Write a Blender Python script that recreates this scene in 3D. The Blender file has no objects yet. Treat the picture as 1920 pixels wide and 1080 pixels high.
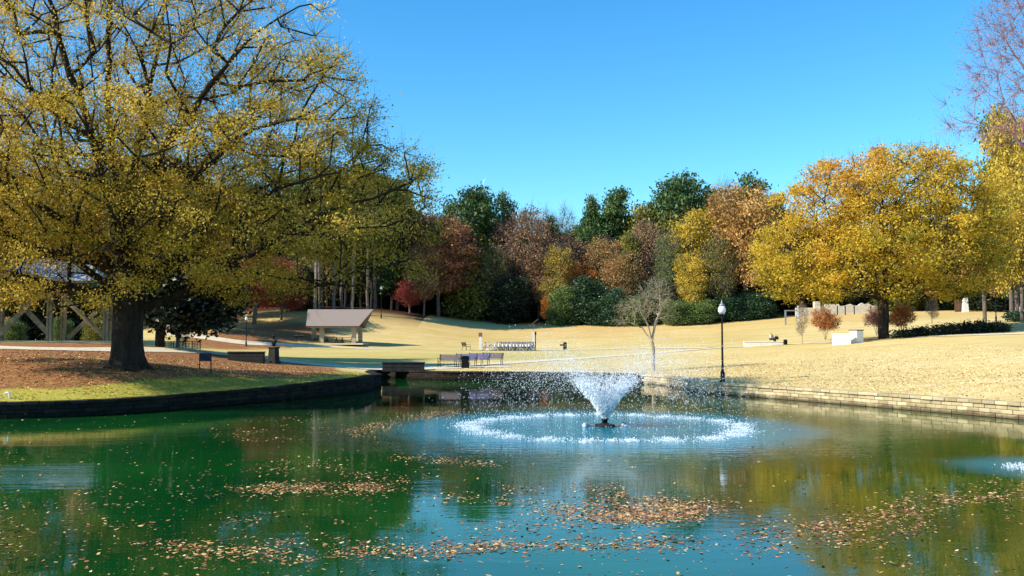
import bpy, math, random
import numpy as np
R = math.radians
# ------------------------------------------------------------------ camera, world, sun
SC = bpy.context.scene
COL = SC.collection
F = 1750.0; CAMZ = 2.9; PITCH = math.atan(92.0 / F)
cam_d = bpy.data.cameras.new('camera'); cam = bpy.data.objects.new('camera', cam_d); COL.objects.link(cam)
cam_d.sensor_width = 36; cam_d.lens = F / 1920 * 36; cam_d.clip_start = 0.1; cam_d.clip_end = 6000
cam.location = (0, 0, CAMZ); cam.rotation_euler = (R(90) + PITCH, 0, 0)
SC.camera = cam
SUN_EL = 35.0
SUN_AZ = -20.0
SUNV = np.array([-math.cos(R(SUN_EL)) * math.cos(R(SUN_AZ)), math.cos(R(SUN_EL)) * math.sin(R(SUN_AZ)), math.sin(R(SUN_EL))])
W = bpy.data.worlds.new('World'); SC.world = W; W.use_nodes = True
nt = W.node_tree; nt.nodes.clear()
sky = nt.nodes.new('ShaderNodeTexSky'); sky.sky_type = 'NISHITA'; sky.sun_disc = False
sky.sun_elevation = R(SUN_EL); sky.sun_rotation = math.atan2(SUNV[0], SUNV[1])
sky.air_density = 1.0; sky.dust_density = 0.1; sky.ozone_density = 2.5
hs = nt.nodes.new('ShaderNodeHueSaturation'); hs.inputs['Saturation'].default_value = 1.32; hs.inputs['Hue'].default_value = 0.497
bg = nt.nodes.new('ShaderNodeBackground'); bg.inputs['Strength'].default_value = 0.145
wo = nt.nodes.new('ShaderNodeOutputWorld')
tn_ = nt.nodes.new('ShaderNodeMix'); tn_.data_type = 'RGBA'; tn_.blend_type = 'MULTIPLY'; tn_.inputs[0].default_value = 1; tn_.inputs[7].default_value = (0.76, 1.08, 1.14, 1)
nt.links.new(sky.outputs[0], hs.inputs['Color']); nt.links.new(hs.outputs[0], tn_.inputs[6]); nt.links.new(tn_.outputs[2], bg.inputs[0]); nt.links.new(bg.outputs[0], wo.inputs[0])
sl = bpy.data.lights.new('sun', 'SUN'); sl.energy = 5.0; sl.angle = R(0.5); sl.color = (1.0, 0.93, 0.80)
so = bpy.data.objects.new('sun', sl); COL.objects.link(so)
from mathutils import Vector
so.rotation_euler = Vector(SUNV.tolist()).to_track_quat('Z', 'Y').to_euler()
SC.view_settings.view_transform = 'Standard'; SC.view_settings.look = 'None'
SC.view_settings.exposure = 0.55; SC.view_settings.gamma = 1
SC.cycles.max_bounces = 6; SC.cycles.transparent_max_bounces = 8
SC.cycles.sample_clamp_indirect = 6

def P(px, py, Y):
    u = (px - 960) / F; v = (540 - py) / F
    d = np.array([u, math.cos(PITCH) - math.sin(PITCH) * v, math.sin(PITCH) + math.cos(PITCH) * v])
    return np.array([0, 0, CAMZ]) + d * (Y / d[1])
def G(px, py, z=0.0):
    u = (px - 960) / F; v = (540 - py) / F
    d = np.array([u, math.cos(PITCH) - math.sin(PITCH) * v, math.sin(PITCH) + math.cos(PITCH) * v])
    return np.array([0, 0, CAMZ]) + d * ((z - CAMZ) / d[2])

# ------------------------------------------------------------------ materials
def newmat(name):
    m = bpy.data.materials.new(name); m.use_nodes = True
    n = m.node_tree.nodes; n.clear()
    o = n.new('ShaderNodeOutputMaterial')
    return m, n, m.node_tree.links, o
def ramp(n, stops, interp='LINEAR'):
    r = n.new('ShaderNodeValToRGB'); e = r.color_ramp.elements
    r.color_ramp.interpolation = interp
    e[0].position = stops[0][0]; e[0].color = (*stops[0][1], 1)
    e[1].position = stops[-1][0]; e[1].color = (*stops[-1][1], 1)
    for p, c in stops[1:-1]:
        q = e.new(p); q.color = (*c, 1)
    return r
def noise(n, l, scale, detail=4, rough=0.6, vec=None, dist=0.0):
    t = n.new('ShaderNodeTexNoise'); t.inputs['Scale'].default_value = scale; t.inputs['Detail'].default_value = detail
    t.inputs['Roughness'].default_value = rough; t.inputs['Distortion'].default_value = dist
    if vec is not None: l.new(vec, t.inputs['Vector'])
    return t
def mathn(n, l, op, a, b=None, clamp=False):
    m = n.new('ShaderNodeMath'); m.operation = op; m.use_clamp = clamp
    for i, x in enumerate((a, b)):
        if x is None: continue
        if isinstance(x, (int, float)): m.inputs[i].default_value = x
        else: l.new(x, m.inputs[i])
    return m.outputs[0]
def mixc(n, l, fac, a, b, mode='MIX'):
    m = n.new('ShaderNodeMix'); m.data_type = 'RGBA'; m.blend_type = mode
    for s, x in ((0, fac), (6, a), (7, b)):
        if isinstance(x, (int, float)): m.inputs[s].default_value = x
        elif isinstance(x, tuple): m.inputs[s].default_value = (*x, 1)
        else: l.new(x, m.inputs[s])
    return m.outputs[2]
def attr(n, name):
    a = n.new('ShaderNodeAttribute'); a.attribute_name = name; return a.outputs['Fac']
def mapscale(n, l, vec, s):
    m = n.new('ShaderNodeMapping'); m.inputs['Scale'].default_value = s; l.new(vec, m.inputs['Vector']); return m.outputs[0]

def surf(name, c1, c2=None, scale=6, rough=0.8, bump=0.3, metallic=0.0, bscale=None, spec=0.3):
    """two-tone noisy surface"""
    m, n, l, o = newmat(name)
    b = n.new('ShaderNodeBsdfPrincipled'); tc = n.new('ShaderNodeTexCoord')
    t = noise(n, l, scale, 5, 0.65, tc.outputs['Object'])
    c2 = c2 or tuple(x * 0.7 for x in c1)
    r = ramp(n, [(0.3, c2), (0.7, c1)]); l.new(t.outputs[0], r.inputs[0]); l.new(r.outputs[0], b.inputs['Base Color'])
    b.inputs['Roughness'].default_value = rough; b.inputs['Metallic'].default_value = metallic
    b.inputs['Specular IOR Level'].default_value = spec
    if bump:
        t2 = noise(n, l, bscale or scale * 4, 3, 0.6, tc.outputs['Object'])
        bp = n.new('ShaderNodeBump'); bp.inputs['Strength'].default_value = bump; bp.inputs['Distance'].default_value = 0.03
        l.new(t2.outputs[0], bp.inputs['Height']); l.new(bp.outputs[0], b.inputs['Normal'])
    l.new(b.outputs[0], o.inputs[0])
    return m

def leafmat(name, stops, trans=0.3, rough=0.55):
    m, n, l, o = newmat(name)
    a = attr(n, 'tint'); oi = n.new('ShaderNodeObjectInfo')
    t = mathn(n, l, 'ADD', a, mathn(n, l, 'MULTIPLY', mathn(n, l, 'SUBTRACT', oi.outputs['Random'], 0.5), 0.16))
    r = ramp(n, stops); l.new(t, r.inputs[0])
    b = n.new('ShaderNodeBsdfPrincipled'); b.inputs['Roughness'].default_value = rough; b.inputs['Specular IOR Level'].default_value = 0.25
    l.new(r.outputs[0], b.inputs['Base Color'])
    tr = n.new('ShaderNodeBsdfTranslucent'); l.new(r.outputs[0], tr.inputs[0])
    mx = n.new('ShaderNodeMixShader'); mx.inputs[0].default_value = trans
    l.new(b.outputs[0], mx.inputs[1]); l.new(tr.outputs[0], mx.inputs[2]); l.new(mx.outputs[0], o.inputs[0])
    return m

def barkmat(name, c1, c2, sc=5.0):
    m, n, l, o = newmat(name)
    b = n.new('ShaderNodeBsdfPrincipled'); tc = n.new('ShaderNodeTexCoord')
    v = mapscale(n, l, tc.outputs['Object'], (1, 1, 0.18))
    t = noise(n, l, sc, 6, 0.7, v, 0.6)
    r = ramp(n, [(0.35, c2), (0.65, c1)]); l.new(t.outputs[0], r.inputs[0]); l.new(r.outputs[0], b.inputs['Base Color'])
    b.inputs['Roughness'].default_value = 0.9; b.inputs['Specular IOR Level'].default_value = 0.15
    bp = n.new('ShaderNodeBump'); bp.inputs['Strength'].default_value = 0.9; bp.inputs['Distance'].default_value = 0.06
    l.new(t.outputs[0], bp.inputs['Height']); l.new(bp.outputs[0], b.inputs['Normal']); l.new(b.outputs[0], o.inputs[0])
    return m

M = {}
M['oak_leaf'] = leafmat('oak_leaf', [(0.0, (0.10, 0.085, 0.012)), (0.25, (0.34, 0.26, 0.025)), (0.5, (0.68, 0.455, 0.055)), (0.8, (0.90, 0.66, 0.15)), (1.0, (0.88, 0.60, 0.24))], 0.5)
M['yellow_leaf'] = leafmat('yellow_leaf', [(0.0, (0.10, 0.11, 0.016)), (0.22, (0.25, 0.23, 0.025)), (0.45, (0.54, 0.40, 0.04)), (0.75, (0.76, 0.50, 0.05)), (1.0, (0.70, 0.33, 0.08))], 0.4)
M['tan_leaf'] = leafmat('tan_leaf', [(0.0, (0.139, 0.093, 0.031)), (0.4, (0.465, 0.264, 0.078)), (0.75, (0.651, 0.372, 0.109)), (1.0, (0.775, 0.496, 0.124))], 0.25)
M['gold_leaf'] = leafmat('gold_leaf', [(0.0, (0.145, 0.160, 0.022)), (0.4, (0.522, 0.377, 0.043)), (0.75, (0.725, 0.522, 0.072)), (1.0, (0.696, 0.406, 0.087))], 0.3)
M['brown_leaf'] = leafmat('brown_leaf', [(0.0, (0.13, 0.075, 0.045)), (0.5, (0.42, 0.235, 0.13)), (1.0, (0.62, 0.38, 0.20))], 0.25)
M['russet_leaf'] = leafmat('russet_leaf', [(0.0, (0.08, 0.035, 0.02)), (0.5, (0.30, 0.115, 0.055)), (1.0, (0.52, 0.24, 0.11))], 0.3)
M['red_leaf'] = leafmat('red_leaf', [(0.0, (0.12, 0.02, 0.02)), (0.5, (0.40, 0.07, 0.055)), (1.0, (0.60, 0.20, 0.10))], 0.35)
M['orange_leaf'] = leafmat('orange_leaf', [(0.0, (0.242, 0.066, 0.022)), (0.5, (0.605, 0.209, 0.033)), (1.0, (0.792, 0.374, 0.066))], 0.35)
M['pine_leaf'] = leafmat('pine_leaf', [(0.0, (0.020, 0.048, 0.020)), (0.5, (0.068, 0.128, 0.037)), (1.0, (0.170, 0.238, 0.060))], 0.15)
M['olive_leaf'] = leafmat('olive_leaf', [(0.0, (0.048, 0.064, 0.019)), (0.5, (0.176, 0.176, 0.035)), (1.0, (0.384, 0.320, 0.056))], 0.2)
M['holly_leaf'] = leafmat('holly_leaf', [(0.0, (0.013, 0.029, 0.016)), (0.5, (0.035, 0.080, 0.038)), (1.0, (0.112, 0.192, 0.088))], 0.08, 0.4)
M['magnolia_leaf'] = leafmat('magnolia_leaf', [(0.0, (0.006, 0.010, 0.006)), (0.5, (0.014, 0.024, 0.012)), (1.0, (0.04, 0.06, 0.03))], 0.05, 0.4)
M['green_leaf'] = leafmat('green_leaf', [(0.0, (0.042, 0.084, 0.028)), (0.5, (0.126, 0.196, 0.056)), (1.0, (0.280, 0.336, 0.098))], 0.25)
M['pink_leaf'] = leafmat('pink_leaf', [(0.0, (0.22, 0.10, 0.08)), (0.5, (0.45, 0.22, 0.17)), (1.0, (0.62, 0.36, 0.26))], 0.3)
M['twig_tan'] = leafmat('twig_tan', [(0.0, (0.10, 0.10, 0.04)), (0.5, (0.26, 0.25, 0.10)), (1.0, (0.42, 0.38, 0.18))], 0.2)
M['bark'] = barkmat('bark', (0.050, 0.038, 0.028), (0.014, 0.010, 0.008))
M['bark_pale'] = barkmat('bark_pale', (0.42, 0.34, 0.25), (0.17, 0.12, 0.085))
M['bark_young'] = barkmat('bark_young', (0.46, 0.38, 0.27), (0.24, 0.19, 0.13))
M['bark_grey'] = barkmat('bark_grey', (0.22, 0.18, 0.15), (0.09, 0.07, 0.06))
M['bark_pink'] = barkmat('bark_pink', (0.34, 0.20, 0.20), (0.16, 0.09, 0.10))
M['iron'] = surf('iron', (0.016, 0.016, 0.018), (0.008, 0.008, 0.010), 8, 0.45, 0.1, 0.4)
M['bronze'] = surf('bronze', (0.03, 0.024, 0.018), (0.012, 0.012, 0.010), 9, 0.45, 0.2, 0.6)
M['dark_stone'] = surf('dark_stone', (0.035, 0.032, 0.03), (0.014, 0.013, 0.013), 5, 0.9, 0.5)  # on the two low walls this darkness stands in for shade
M['pale_stone'] = surf('pale_stone', (0.72, 0.64, 0.50), (0.48, 0.41, 0.30), 4, 0.9, 0.4)
M['white_stone'] = surf('white_stone', (0.82, 0.80, 0.76), (0.70, 0.67, 0.62), 3, 0.8, 0.1)
M['column_stone'] = surf('column_stone', (0.55, 0.46, 0.33), (0.28, 0.22, 0.15), 5, 0.9, 0.6)
M['concrete'] = surf('concrete', (0.76, 0.66, 0.46), (0.60, 0.50, 0.34), 1.5, 0.95, 0.2, 0.0, None, 0.03)
M['timber'] = surf('timber', (0.42, 0.32, 0.20), (0.26, 0.19, 0.12), 3, 0.85, 0.3)
M['brown_wood'] = surf('brown_wood', (0.20, 0.10, 0.055), (0.10, 0.05, 0.03), 4, 0.85, 0.3)
M['bench_wood'] = surf('bench_wood', (0.17, 0.13, 0.14), (0.07, 0.06, 0.08), 7, 0.6, 0.2)
M['blue_metal'] = surf('blue_metal', (0.08, 0.10, 0.32), (0.05, 0.06, 0.20), 5, 0.4, 0.05, 0.2)
M['navy_panel'] = surf('navy_panel', (0.025, 0.028, 0.075), (0.015, 0.018, 0.05), 5, 0.5, 0.05)
M['slate_metal'] = surf('slate_metal', (0.12, 0.12, 0.24), (0.08, 0.08, 0.16), 5, 0.5, 0.05, 0.1)
M['white_metal'] = surf('white_metal', (0.80, 0.80, 0.82), (0.66, 0.66, 0.70), 4, 0.4, 0.05)
M['grey_metal'] = surf('grey_metal', (0.34, 0.35, 0.38), (0.22, 0.23, 0.26), 5, 0.45, 0.05, 0.3)
M['rubber'] = surf('rubber', (0.02, 0.02, 0.024), (0.012, 0.012, 0.014), 9, 0.7, 0.1)
M['lamp_glass'] = surf('lamp_glass', (0.80, 0.82, 0.86), (0.70, 0.73, 0.80), 4, 0.15, 0.0, 0.0, None, 0.6)
M['skin'] = surf('skin', (0.42, 0.24, 0.17), (0.34, 0.19, 0.13), 9, 0.6, 0.05)
M['white_cloth'] = surf('white_cloth', (0.80, 0.79, 0.80), (0.68, 0.67, 0.70), 9, 0.9, 0.3)
M['black_cloth'] = surf('black_cloth', (0.02, 0.02, 0.022), (0.01, 0.01, 0.012), 9, 0.9, 0.3)
M['droplet'] = surf('droplet', (0.92, 0.94, 0.98), (0.86, 0.90, 0.96), 9, 0.3, 0.0, 0.0, None, 0.8)
M['solar'] = surf('solar', (0.30, 0.16, 0.13), (0.18, 0.10, 0.10), 9, 0.3, 0.0, 0.3)

def shinglemat():
    m, n, l, o = newmat('shingles')
    b = n.new('ShaderNodeBsdfPrincipled'); tc = n.new('ShaderNodeTexCoord')
    br = n.new('ShaderNodeTexBrick'); br.inputs['Scale'].default_value = 1.0
    br.inputs['Brick Width'].default_value = 0.30; br.inputs['Row Height'].default_value = 0.16; br.inputs['Mortar Size'].default_value = 0.012
    br.inputs['Color1'].default_value = (0.26, 0.20, 0.16, 1); br.inputs['Color2'].default_value = (0.26, 0.20, 0.17, 1); br.inputs['Mortar'].default_value = (0.15, 0.11, 0.10, 1)
    l.new(mapscale(n, l, tc.outputs['Object'], (1, 1, 1)), br.inputs['Vector'])
    t = noise(n, l, 2.0, 5, 0.7, tc.outputs['Object'])
    c = mixc(n, l, mathn(n, l, 'MULTIPLY', t.outputs[0], 0.6), br.outputs[0], (0.32, 0.26, 0.21))
    l.new(c, b.inputs['Base Color']); b.inputs['Roughness'].default_value = 0.9
    l.new(b.outputs[0], o.inputs[0]); return m
M['shingles'] = shinglemat()
M['white_roof'] = surf('white_roof', (0.72, 0.71, 0.72), (0.50, 0.49, 0.50), 2, 0.5, 0.1)

def blockmat(name, ca, cb, wet=(0.12, 0.09, 0.05)):
    m, n, l, o = newmat(name)
    b = n.new('ShaderNodeBsdfPrincipled'); tc = n.new('ShaderNodeTexCoord')
    t = noise(n, l, 3.0, 6, 0.7, tc.outputs['Object'])
    r = ramp(n, [(0.25, cb), (0.75, ca)])
    v = mathn(n, l, 'ADD', mathn(n, l, 'MULTIPLY', t.outputs[0], 0.6), mathn(n, l, 'MULTIPLY', attr(n, 'tint'), 0.4))
    l.new(v, r.inputs[0])
    ge = n.new('ShaderNodeNewGeometry'); sx = n.new('ShaderNodeSeparateXYZ'); l.new(ge.outputs['Position'], sx.inputs[0])
    mr = n.new('ShaderNodeMapRange'); mr.inputs[1].default_value = 0.22; mr.inputs[2].default_value = 0.05
    wn = noise(n, l, 1.7, 4, 0.6, tc.outputs['Object']); l.new(mathn(n, l, 'SUBTRACT', sx.outputs[2], mathn(n, l, 'MULTIPLY', mathn(n, l, 'SUBTRACT', wn.outputs[0], 0.5), 0.35)), mr.inputs[0])
    c = mixc(n, l, mr.outputs[0], r.outputs[0], wet)
    l.new(c, b.inputs['Base Color']); b.inputs['Roughness'].default_value = 0.95; b.inputs['Specular IOR Level'].default_value = 0.08
    t2 = noise(n, l, 25, 4, 0.7, tc.outputs['Object'])
    bp = n.new('ShaderNodeBump'); bp.inputs['Strength'].default_value = 0.7; bp.inputs['Distance'].default_value = 0.03
    l.new(t2.outputs[0], bp.inputs['Height']); l.new(bp.outputs[0], b.inputs['Normal'])
    l.new(b.outputs[0], o.inputs[0]); return m
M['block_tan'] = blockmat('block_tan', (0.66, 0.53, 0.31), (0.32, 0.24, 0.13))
M['block_shaded'] = blockmat('block_shaded', (0.045, 0.034, 0.026), (0.016, 0.013, 0.011), (0.012, 0.012, 0.008))  # same blocks as the tan ones, with shade painted into the colour

# ------------------------------------------------------------------ mesh helpers
def tag(o, label=None, cat=None, group=None, kind=None):
    if label: o['label'] = label
    if cat: o['category'] = cat
    if group: o['group'] = group
    if kind: o['kind'] = kind
    return o
def link(name, me, parent=None, mat=None):
    o = bpy.data.objects.new(name, me); COL.objects.link(o)
    if parent is not None: o.parent = parent
    if mat is not None: me.materials.append(mat)
    return o
def empty(name, loc, rz=0):
    o = bpy.data.objects.new(name, None); COL.objects.link(o)
    o.location = [float(c) for c in loc]; o.rotation_euler = (0, 0, rz); o.empty_display_size = 0.2
    return o
def npmesh(name, V, FQ, tint=None, smooth=False, attrs=None):
    """V (n,3); FQ (m,k) uniform polygon size"""
    V = np.asarray(V, np.float32); FQ = np.asarray(FQ, np.int32)
    me = bpy.data.meshes.new(name); k = FQ.shape[1]
    me.vertices.add(len(V)); me.vertices.foreach_set('co', V.ravel())
    me.loops.add(FQ.size); me.loops.foreach_set('vertex_index', FQ.ravel())
    me.polygons.add(len(FQ)); me.polygons.foreach_set('loop_start', np.arange(0, FQ.size, k, dtype=np.int32))
    me.polygons.foreach_set('loop_total', np.full(len(FQ), k, np.int32))
    if smooth: me.polygons.foreach_set('use_smooth', np.ones(len(FQ), bool))
    me.update(calc_edges=True); me.validate()
    if tint is not None:
        a = me.attributes.new('tint', 'FLOAT', 'POINT'); a.data.foreach_set('value', np.asarray(tint, np.float32))
    for kx, vx in (attrs or {}).items():
        a = me.attributes.new(kx, 'FLOAT', 'POINT'); a.data.foreach_set('value', np.asarray(vx, np.float32))
    return me

class MB:
    """collects boxes, tubes, lathes into one mesh"""
    def __init__(s): s.v = []; s.f = []; s.t = []
    def add(s, vs, fs, t=0.5):
        b = len(s.v); s.v += [tuple(float(c) for c in v) for v in vs]; s.f += [tuple(b + i for i in f) for f in fs]; s.t += [t] * len(vs); return s
    def box(s, c, d, rz=0, rx=0, ry=0, taper=1.0, t=0.5, bev=0.0):
        from mathutils import Euler
        E = Euler((rx, ry, rz)).to_matrix(); vs = []
        hx, hy, hz = d[0] / 2, d[1] / 2, d[2] / 2
        if bev > 0:
            lv = [(-hz, 1, bev), (-hz + bev, 1, 0), (hz - bev, taper, 0), (hz, taper, bev)]
        else: lv = [(-hz, 1, 0), (hz, taper, 0)]
        for z, k, b in lv:
            for sx, sy in ((-1, -1), (1, -1), (1, 1), (-1, 1)):
                vs.append(Vector(c) + E @ Vector((sx * (hx * k - b), sy * (hy * k - b), z)))
        nL = len(lv); fs = [(3, 2, 1, 0), tuple(4 * (nL - 1) + i for i in range(4))]
        for q in range(nL - 1):
            for i in range(4):
                j = (i + 1) % 4; fs.append((4 * q + i, 4 * q + j, 4 * q + 4 + j, 4 * q + 4 + i))
        return s.add(vs, fs, t)
    def tube(s, pts, r, n=8, t=0.5):
        pts = [Vector([float(c) for c in p]) for p in pts]; k = len(pts)
        rs = r if isinstance(r, (list, tuple)) else [r] * k
        vs = []
        for i, p in enumerate(pts):
            d = (pts[min(i + 1, k - 1)] - pts[max(i - 1, 0)]).normalized()
            a = d.cross(Vector((0, 0, 1)) if abs(d.z) < 0.95 else Vector((1, 0, 0))).normalized(); b = d.cross(a)
            for j in range(n):
                an = 2 * math.pi * j / n; vs.append(p + (a * math.cos(an) + b * math.sin(an)) * rs[i])
        fs = [tuple(range(n - 1, -1, -1)), tuple((k - 1) * n + j for j in range(n))]
        for i in range(k - 1):
            for j in range(n):
                j2 = (j + 1) % n; fs.append((i * n + j, i * n + j2, (i + 1) * n + j2, (i + 1) * n + j))
        return s.add(vs, fs, t)
    def lathe(s, prof, c=(0, 0, 0), n=16, t=0.5):
        vs = []
        for r, z in prof:
            for j in range(n):
                a = 2 * math.pi * j / n; vs.append((c[0] + r * math.cos(a), c[1] + r * math.sin(a), c[2] + z))
        k = len(prof); fs = [tuple(range(n - 1, -1, -1)), tuple((k - 1) * n + j for j in range(n))]
        for i in range(k - 1):
            for j in range(n):
                j2 = (j + 1) % n; fs.append((i * n + j, i * n + j2, (i + 1) * n + j2, (i + 1) * n + j))
        return s.add(vs, fs, t)
    def prism(s, poly, z0, z1, t=0.5):
        n = len(poly); vs = [(x, y, z0) for x, y in poly] + [(x, y, z1) for x, y in poly]
        fs = [tuple(range(n - 1, -1, -1)), tuple(range(n, 2 * n))] + [(i, (i + 1) % n, n + (i + 1) % n, n + i) for i in range(n)]
        return s.add(vs, fs, t)
    def mesh(s, name, smooth=False):
        me = bpy.data.meshes.new(name); me.from_pydata(s.v, [], s.f); me.update()
        a = me.attributes.new('tint', 'FLOAT', 'POINT'); a.data.foreach_set('value', np.array(s.t, np.float32))
        if smooth: me.polygons.foreach_set('use_smooth', np.ones(len(me.polygons), bool))
        return me
    def build(s, name, mat, parent=None, smooth=False): return link(name, s.mesh(name, smooth), parent, M[mat])

def children(o, allobs=None): return [c for c in COL.objects if c.parent == o]
def copy_tree(root, loc, rz=0, scale=None, mats=None, name=None):
    """copy of a thing with copies of its parts (mesh data shared)"""
    r = root.copy(); COL.objects.link(r); r.location = [float(c) for c in loc]; r.rotation_euler = (0, 0, rz)
    if scale is not None: r.scale = scale
    if name: r.name = name
    for ch in KIDS[root.name]:
        c = ch.copy(); COL.objects.link(c); c.parent = r
        if mats and ch.name.split('.')[0] in mats:
            c.material_slots[0].link = 'OBJECT'; c.material_slots[0].material = M[mats[ch.name.split('.')[0]]]
        for g in KIDS.get(ch.name, []):
            d = g.copy(); COL.objects.link(d); d.parent = c
    return r
KIDS = {}
def reg(root):
    ks = [c for c in COL.objects if c.parent == root]; KIDS[root.name] = ks
    for k in ks: KIDS[k.name] = [c for c in COL.objects if c.parent == k]
    return root

# ------------------------------------------------------------------ the pond outline
def catmull(pts, step=0.5, closed=True):
    pts = [np.array(p, float) for p in pts]; n = len(pts); out = []
    for i in range(n if closed else n - 1):
        p0, p1, p2, p3 = (pts[(i - 1) % n] if closed else pts[max(i - 1, 0)]), pts[i], pts[(i + 1) % n], (pts[(i + 2) % n] if closed else pts[min(i + 2, n - 1)])
        k = max(2, int(np.linalg.norm(p2 - p1) / step))
        for j in range(k):
            t = j / k
            out.append(0.5 * ((2 * p1) + (-p0 + p2) * t + (2 * p0 - 5 * p1 + 4 * p2 - p3) * t * t + (-p0 + 3 * p1 - 3 * p2 + p3) * t ** 3))
    if not closed: out.append(pts[-1])
    return np.array(out)
island = [G(x, y)[:2] for x, y in [(0, 786), (200, 779), (400, 763), (560, 749), (640, 741), (690, 734), (703, 728)]]
island_l = [(-30, 30.0), (-24, 32.0)]
back = [(-7.7, 55.5), (-8.6, 59.5), (-9.2, 62.5)]
farb = [G(x, y)[:2] for x, y in [(720, 709), (830, 713), (1000, 714), (1150, 717), (1250, 724), (1300, 735), (1400, 744), (1500, 752), (1700, 769), (1920, 788)]]
near = [(20.5, 26.0), (22.5, 18.0), (22, 8), (18, 4.2), (0, 3.6), (-18, 4.2), (-30, 8), (-36, 18), (-35, 27)]
segA = catmull([near[-1]] + island_l + island + back, 0.4, False)       # the lawn side wall
segB = catmull([back[-1]] + farb + near[:3], 0.4, False)               # far and right wall
segC = catmull(near[2:], 0.6, False)
POND = np.vstack([segA[:-1], segB[:-1], segC[:-1]])
def signed_dist(Q):
    """negative inside the pond"""
    Q = np.asarray(Q, float); A = POND; B = np.roll(POND, -1, 0); out = np.empty(len(Q))
    for s in range(0, len(Q), 4000):
        q = Q[s:s + 4000][:, None, :]; ab = (B - A)[None]; t = np.clip(((q - A[None]) * ab).sum(2) / (ab ** 2).sum(2), 0, 1)
        d = np.sqrt((((A[None] + t[..., None] * ab) - q) ** 2).sum(2)).min(1)
        c = ((A[None, :, 1] > q[..., 1]) != (B[None, :, 1] > q[..., 1])) & (q[..., 0] < (B - A)[None, :, 0] * (q[..., 1] - A[None, :, 1]) / (B[None, :, 1] - A[None, :, 1] + 1e-12) + A[None, :, 0])
        ins = (c.sum(1) % 2) == 1
        out[s:s + 4000] = np.where(ins, -d, d)
    return out

# ------------------------------------------------------------------ terrain heights: smooth surface through measured points
ctl = []
for x, y, D in [(0, 652, 55), (-300, 648, 60), (100, 641, 75), (-300, 636, 90), (238, 687, 41), (120, 690, 39.5), (20, 697, 38.5), (-200, 700, 38), (340, 690, 43), (387, 697, 47), (302, 650, 66), (345, 657, 80),
                (450, 679, 62), (515, 681, 65), (600, 689, 62), (640, 644, 130), (700, 655, 110), (463, 650, 118), (450, 666, 85), (650, 672, 85), (430, 623, 125), (200, 625, 130),
                (480, 594, 150), (600, 583, 155), (720, 584, 158), (800, 592, 165), (900, 599, 172), (1100, 600, 175), (1300, 598, 172), (1470, 592, 165), (1600, 586, 160), (1800, 585, 150),
                (640, 612, 144), (900, 625, 150), (1150, 625, 150), (1350, 620, 145),
                (880, 690, 66.5), (950, 657, 118), (1057, 656, 118), (1000, 672, 88), (1200, 665, 95), (1200, 697, 62), (1393, 651, 100), (1500, 646, 98), (1580, 641, 95), (1655, 635, 90), (1843, 604, 112), (1880, 628, 80), (1960, 600, 110),
                (1450, 672, 72), (1650, 668, 64), (1900, 705, 42), (1900, 665, 55), (2300, 620, 70), (1353, 718, 48), (1720, 612, 120), (2200, 590, 130), (1500, 700, 52), (1750, 705, 47)]:
    ctl.append(P(x, y, D))
for x, y, z in [(-35, 40, 1.2), (-60, 45, 2.2), (-120, 150, 6), (120, 150, 8), (-250, 300, 10), (250, 300, 11), (0, 300, 11), (0, 230, 9), (-100, 230, 9), (100, 230, 10), (0, 0, 1.2), (25, 2, 1.2), (-25, 2, 1.2), (0, -30, 1.6), (60, 0, 4), (60, 40, 4), (-70, 0, 2), (-45, 20, 0.9),
                (-80, 90, 3.2), (75, 85, 5.0), (500, 500, 14), (-500, 500, 14), (0, 600, 14), (400, 0, 8), (-400, 0, 6), (0, -400, 3)]:
    ctl.append(np.array([x, y, z], float))
WALLTOP = lambda x, y: 0.56 + 0.0 * x
for i in range(0, len(POND), 8):
    x, y = POND[i]
    a = POND[(i + 2) % len(POND)] - POND[i - 2]; nrm = np.array([a[1], -a[0]]) / (np.linalg.norm(a) + 1e-9)
    p = POND[i] + nrm * 0.3
    if signed_dist([p])[0] < 0: p = POND[i] - nrm * 0.3
    tipz = 0.56 + 0.2 * math.exp(-((x + 8) ** 2 + (y - 50) ** 2) / 60.0)
    ctl.append(np.array([p[0], p[1], tipz]))
CT = np.array(ctl)
def tps_fit():
    X = CT[:, :2] / 50.0; n = len(X)
    d = np.sqrt(((X[:, None] - X[None]) ** 2).sum(2)); K = np.where(d > 0, d ** 2 * np.log(d + 1e-12), 0)
    K += np.eye(n) * 2e-4
    Pm = np.hstack([np.ones((n, 1)), X]); A = np.zeros((n + 3, n + 3)); A[:n, :n] = K; A[:n, n:] = Pm; A[n:, :n] = Pm.T
    return np.linalg.solve(A, np.concatenate([CT[:, 2], [0, 0, 0]]))
TW = tps_fit()
def height(Q):
    Q = np.atleast_2d(np.asarray(Q, float)); X = CT[:, :2] / 50.0; out = np.empty(len(Q)); n = len(X)
    for s in range(0, len(Q), 20000):
        q = Q[s:s + 20000] / 50.0; d = np.sqrt(((q[:, None] - X[None]) ** 2).sum(2))
        K = np.where(d > 0, d ** 2 * np.log(d + 1e-12), 0)
        out[s:s + 20000] = K @ TW[:n] + TW[n] + q @ TW[n + 1:]
    far = np.hypot(Q[:, 0], Q[:, 1]); k = np.clip((far - 260) / 250, 0, 1)
    return out * (1 - k) + k * np.clip(out, 8, 14)
def gz(x, y): return float(height([[x, y]])[0])
def at(px, D, dz=0.0):
    """ground point in the direction px at distance D"""
    x = (px - 960) / F * D / math.cos(PITCH) * 1.0
    return np.array([x, D, gz(x, D) + dz])

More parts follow.
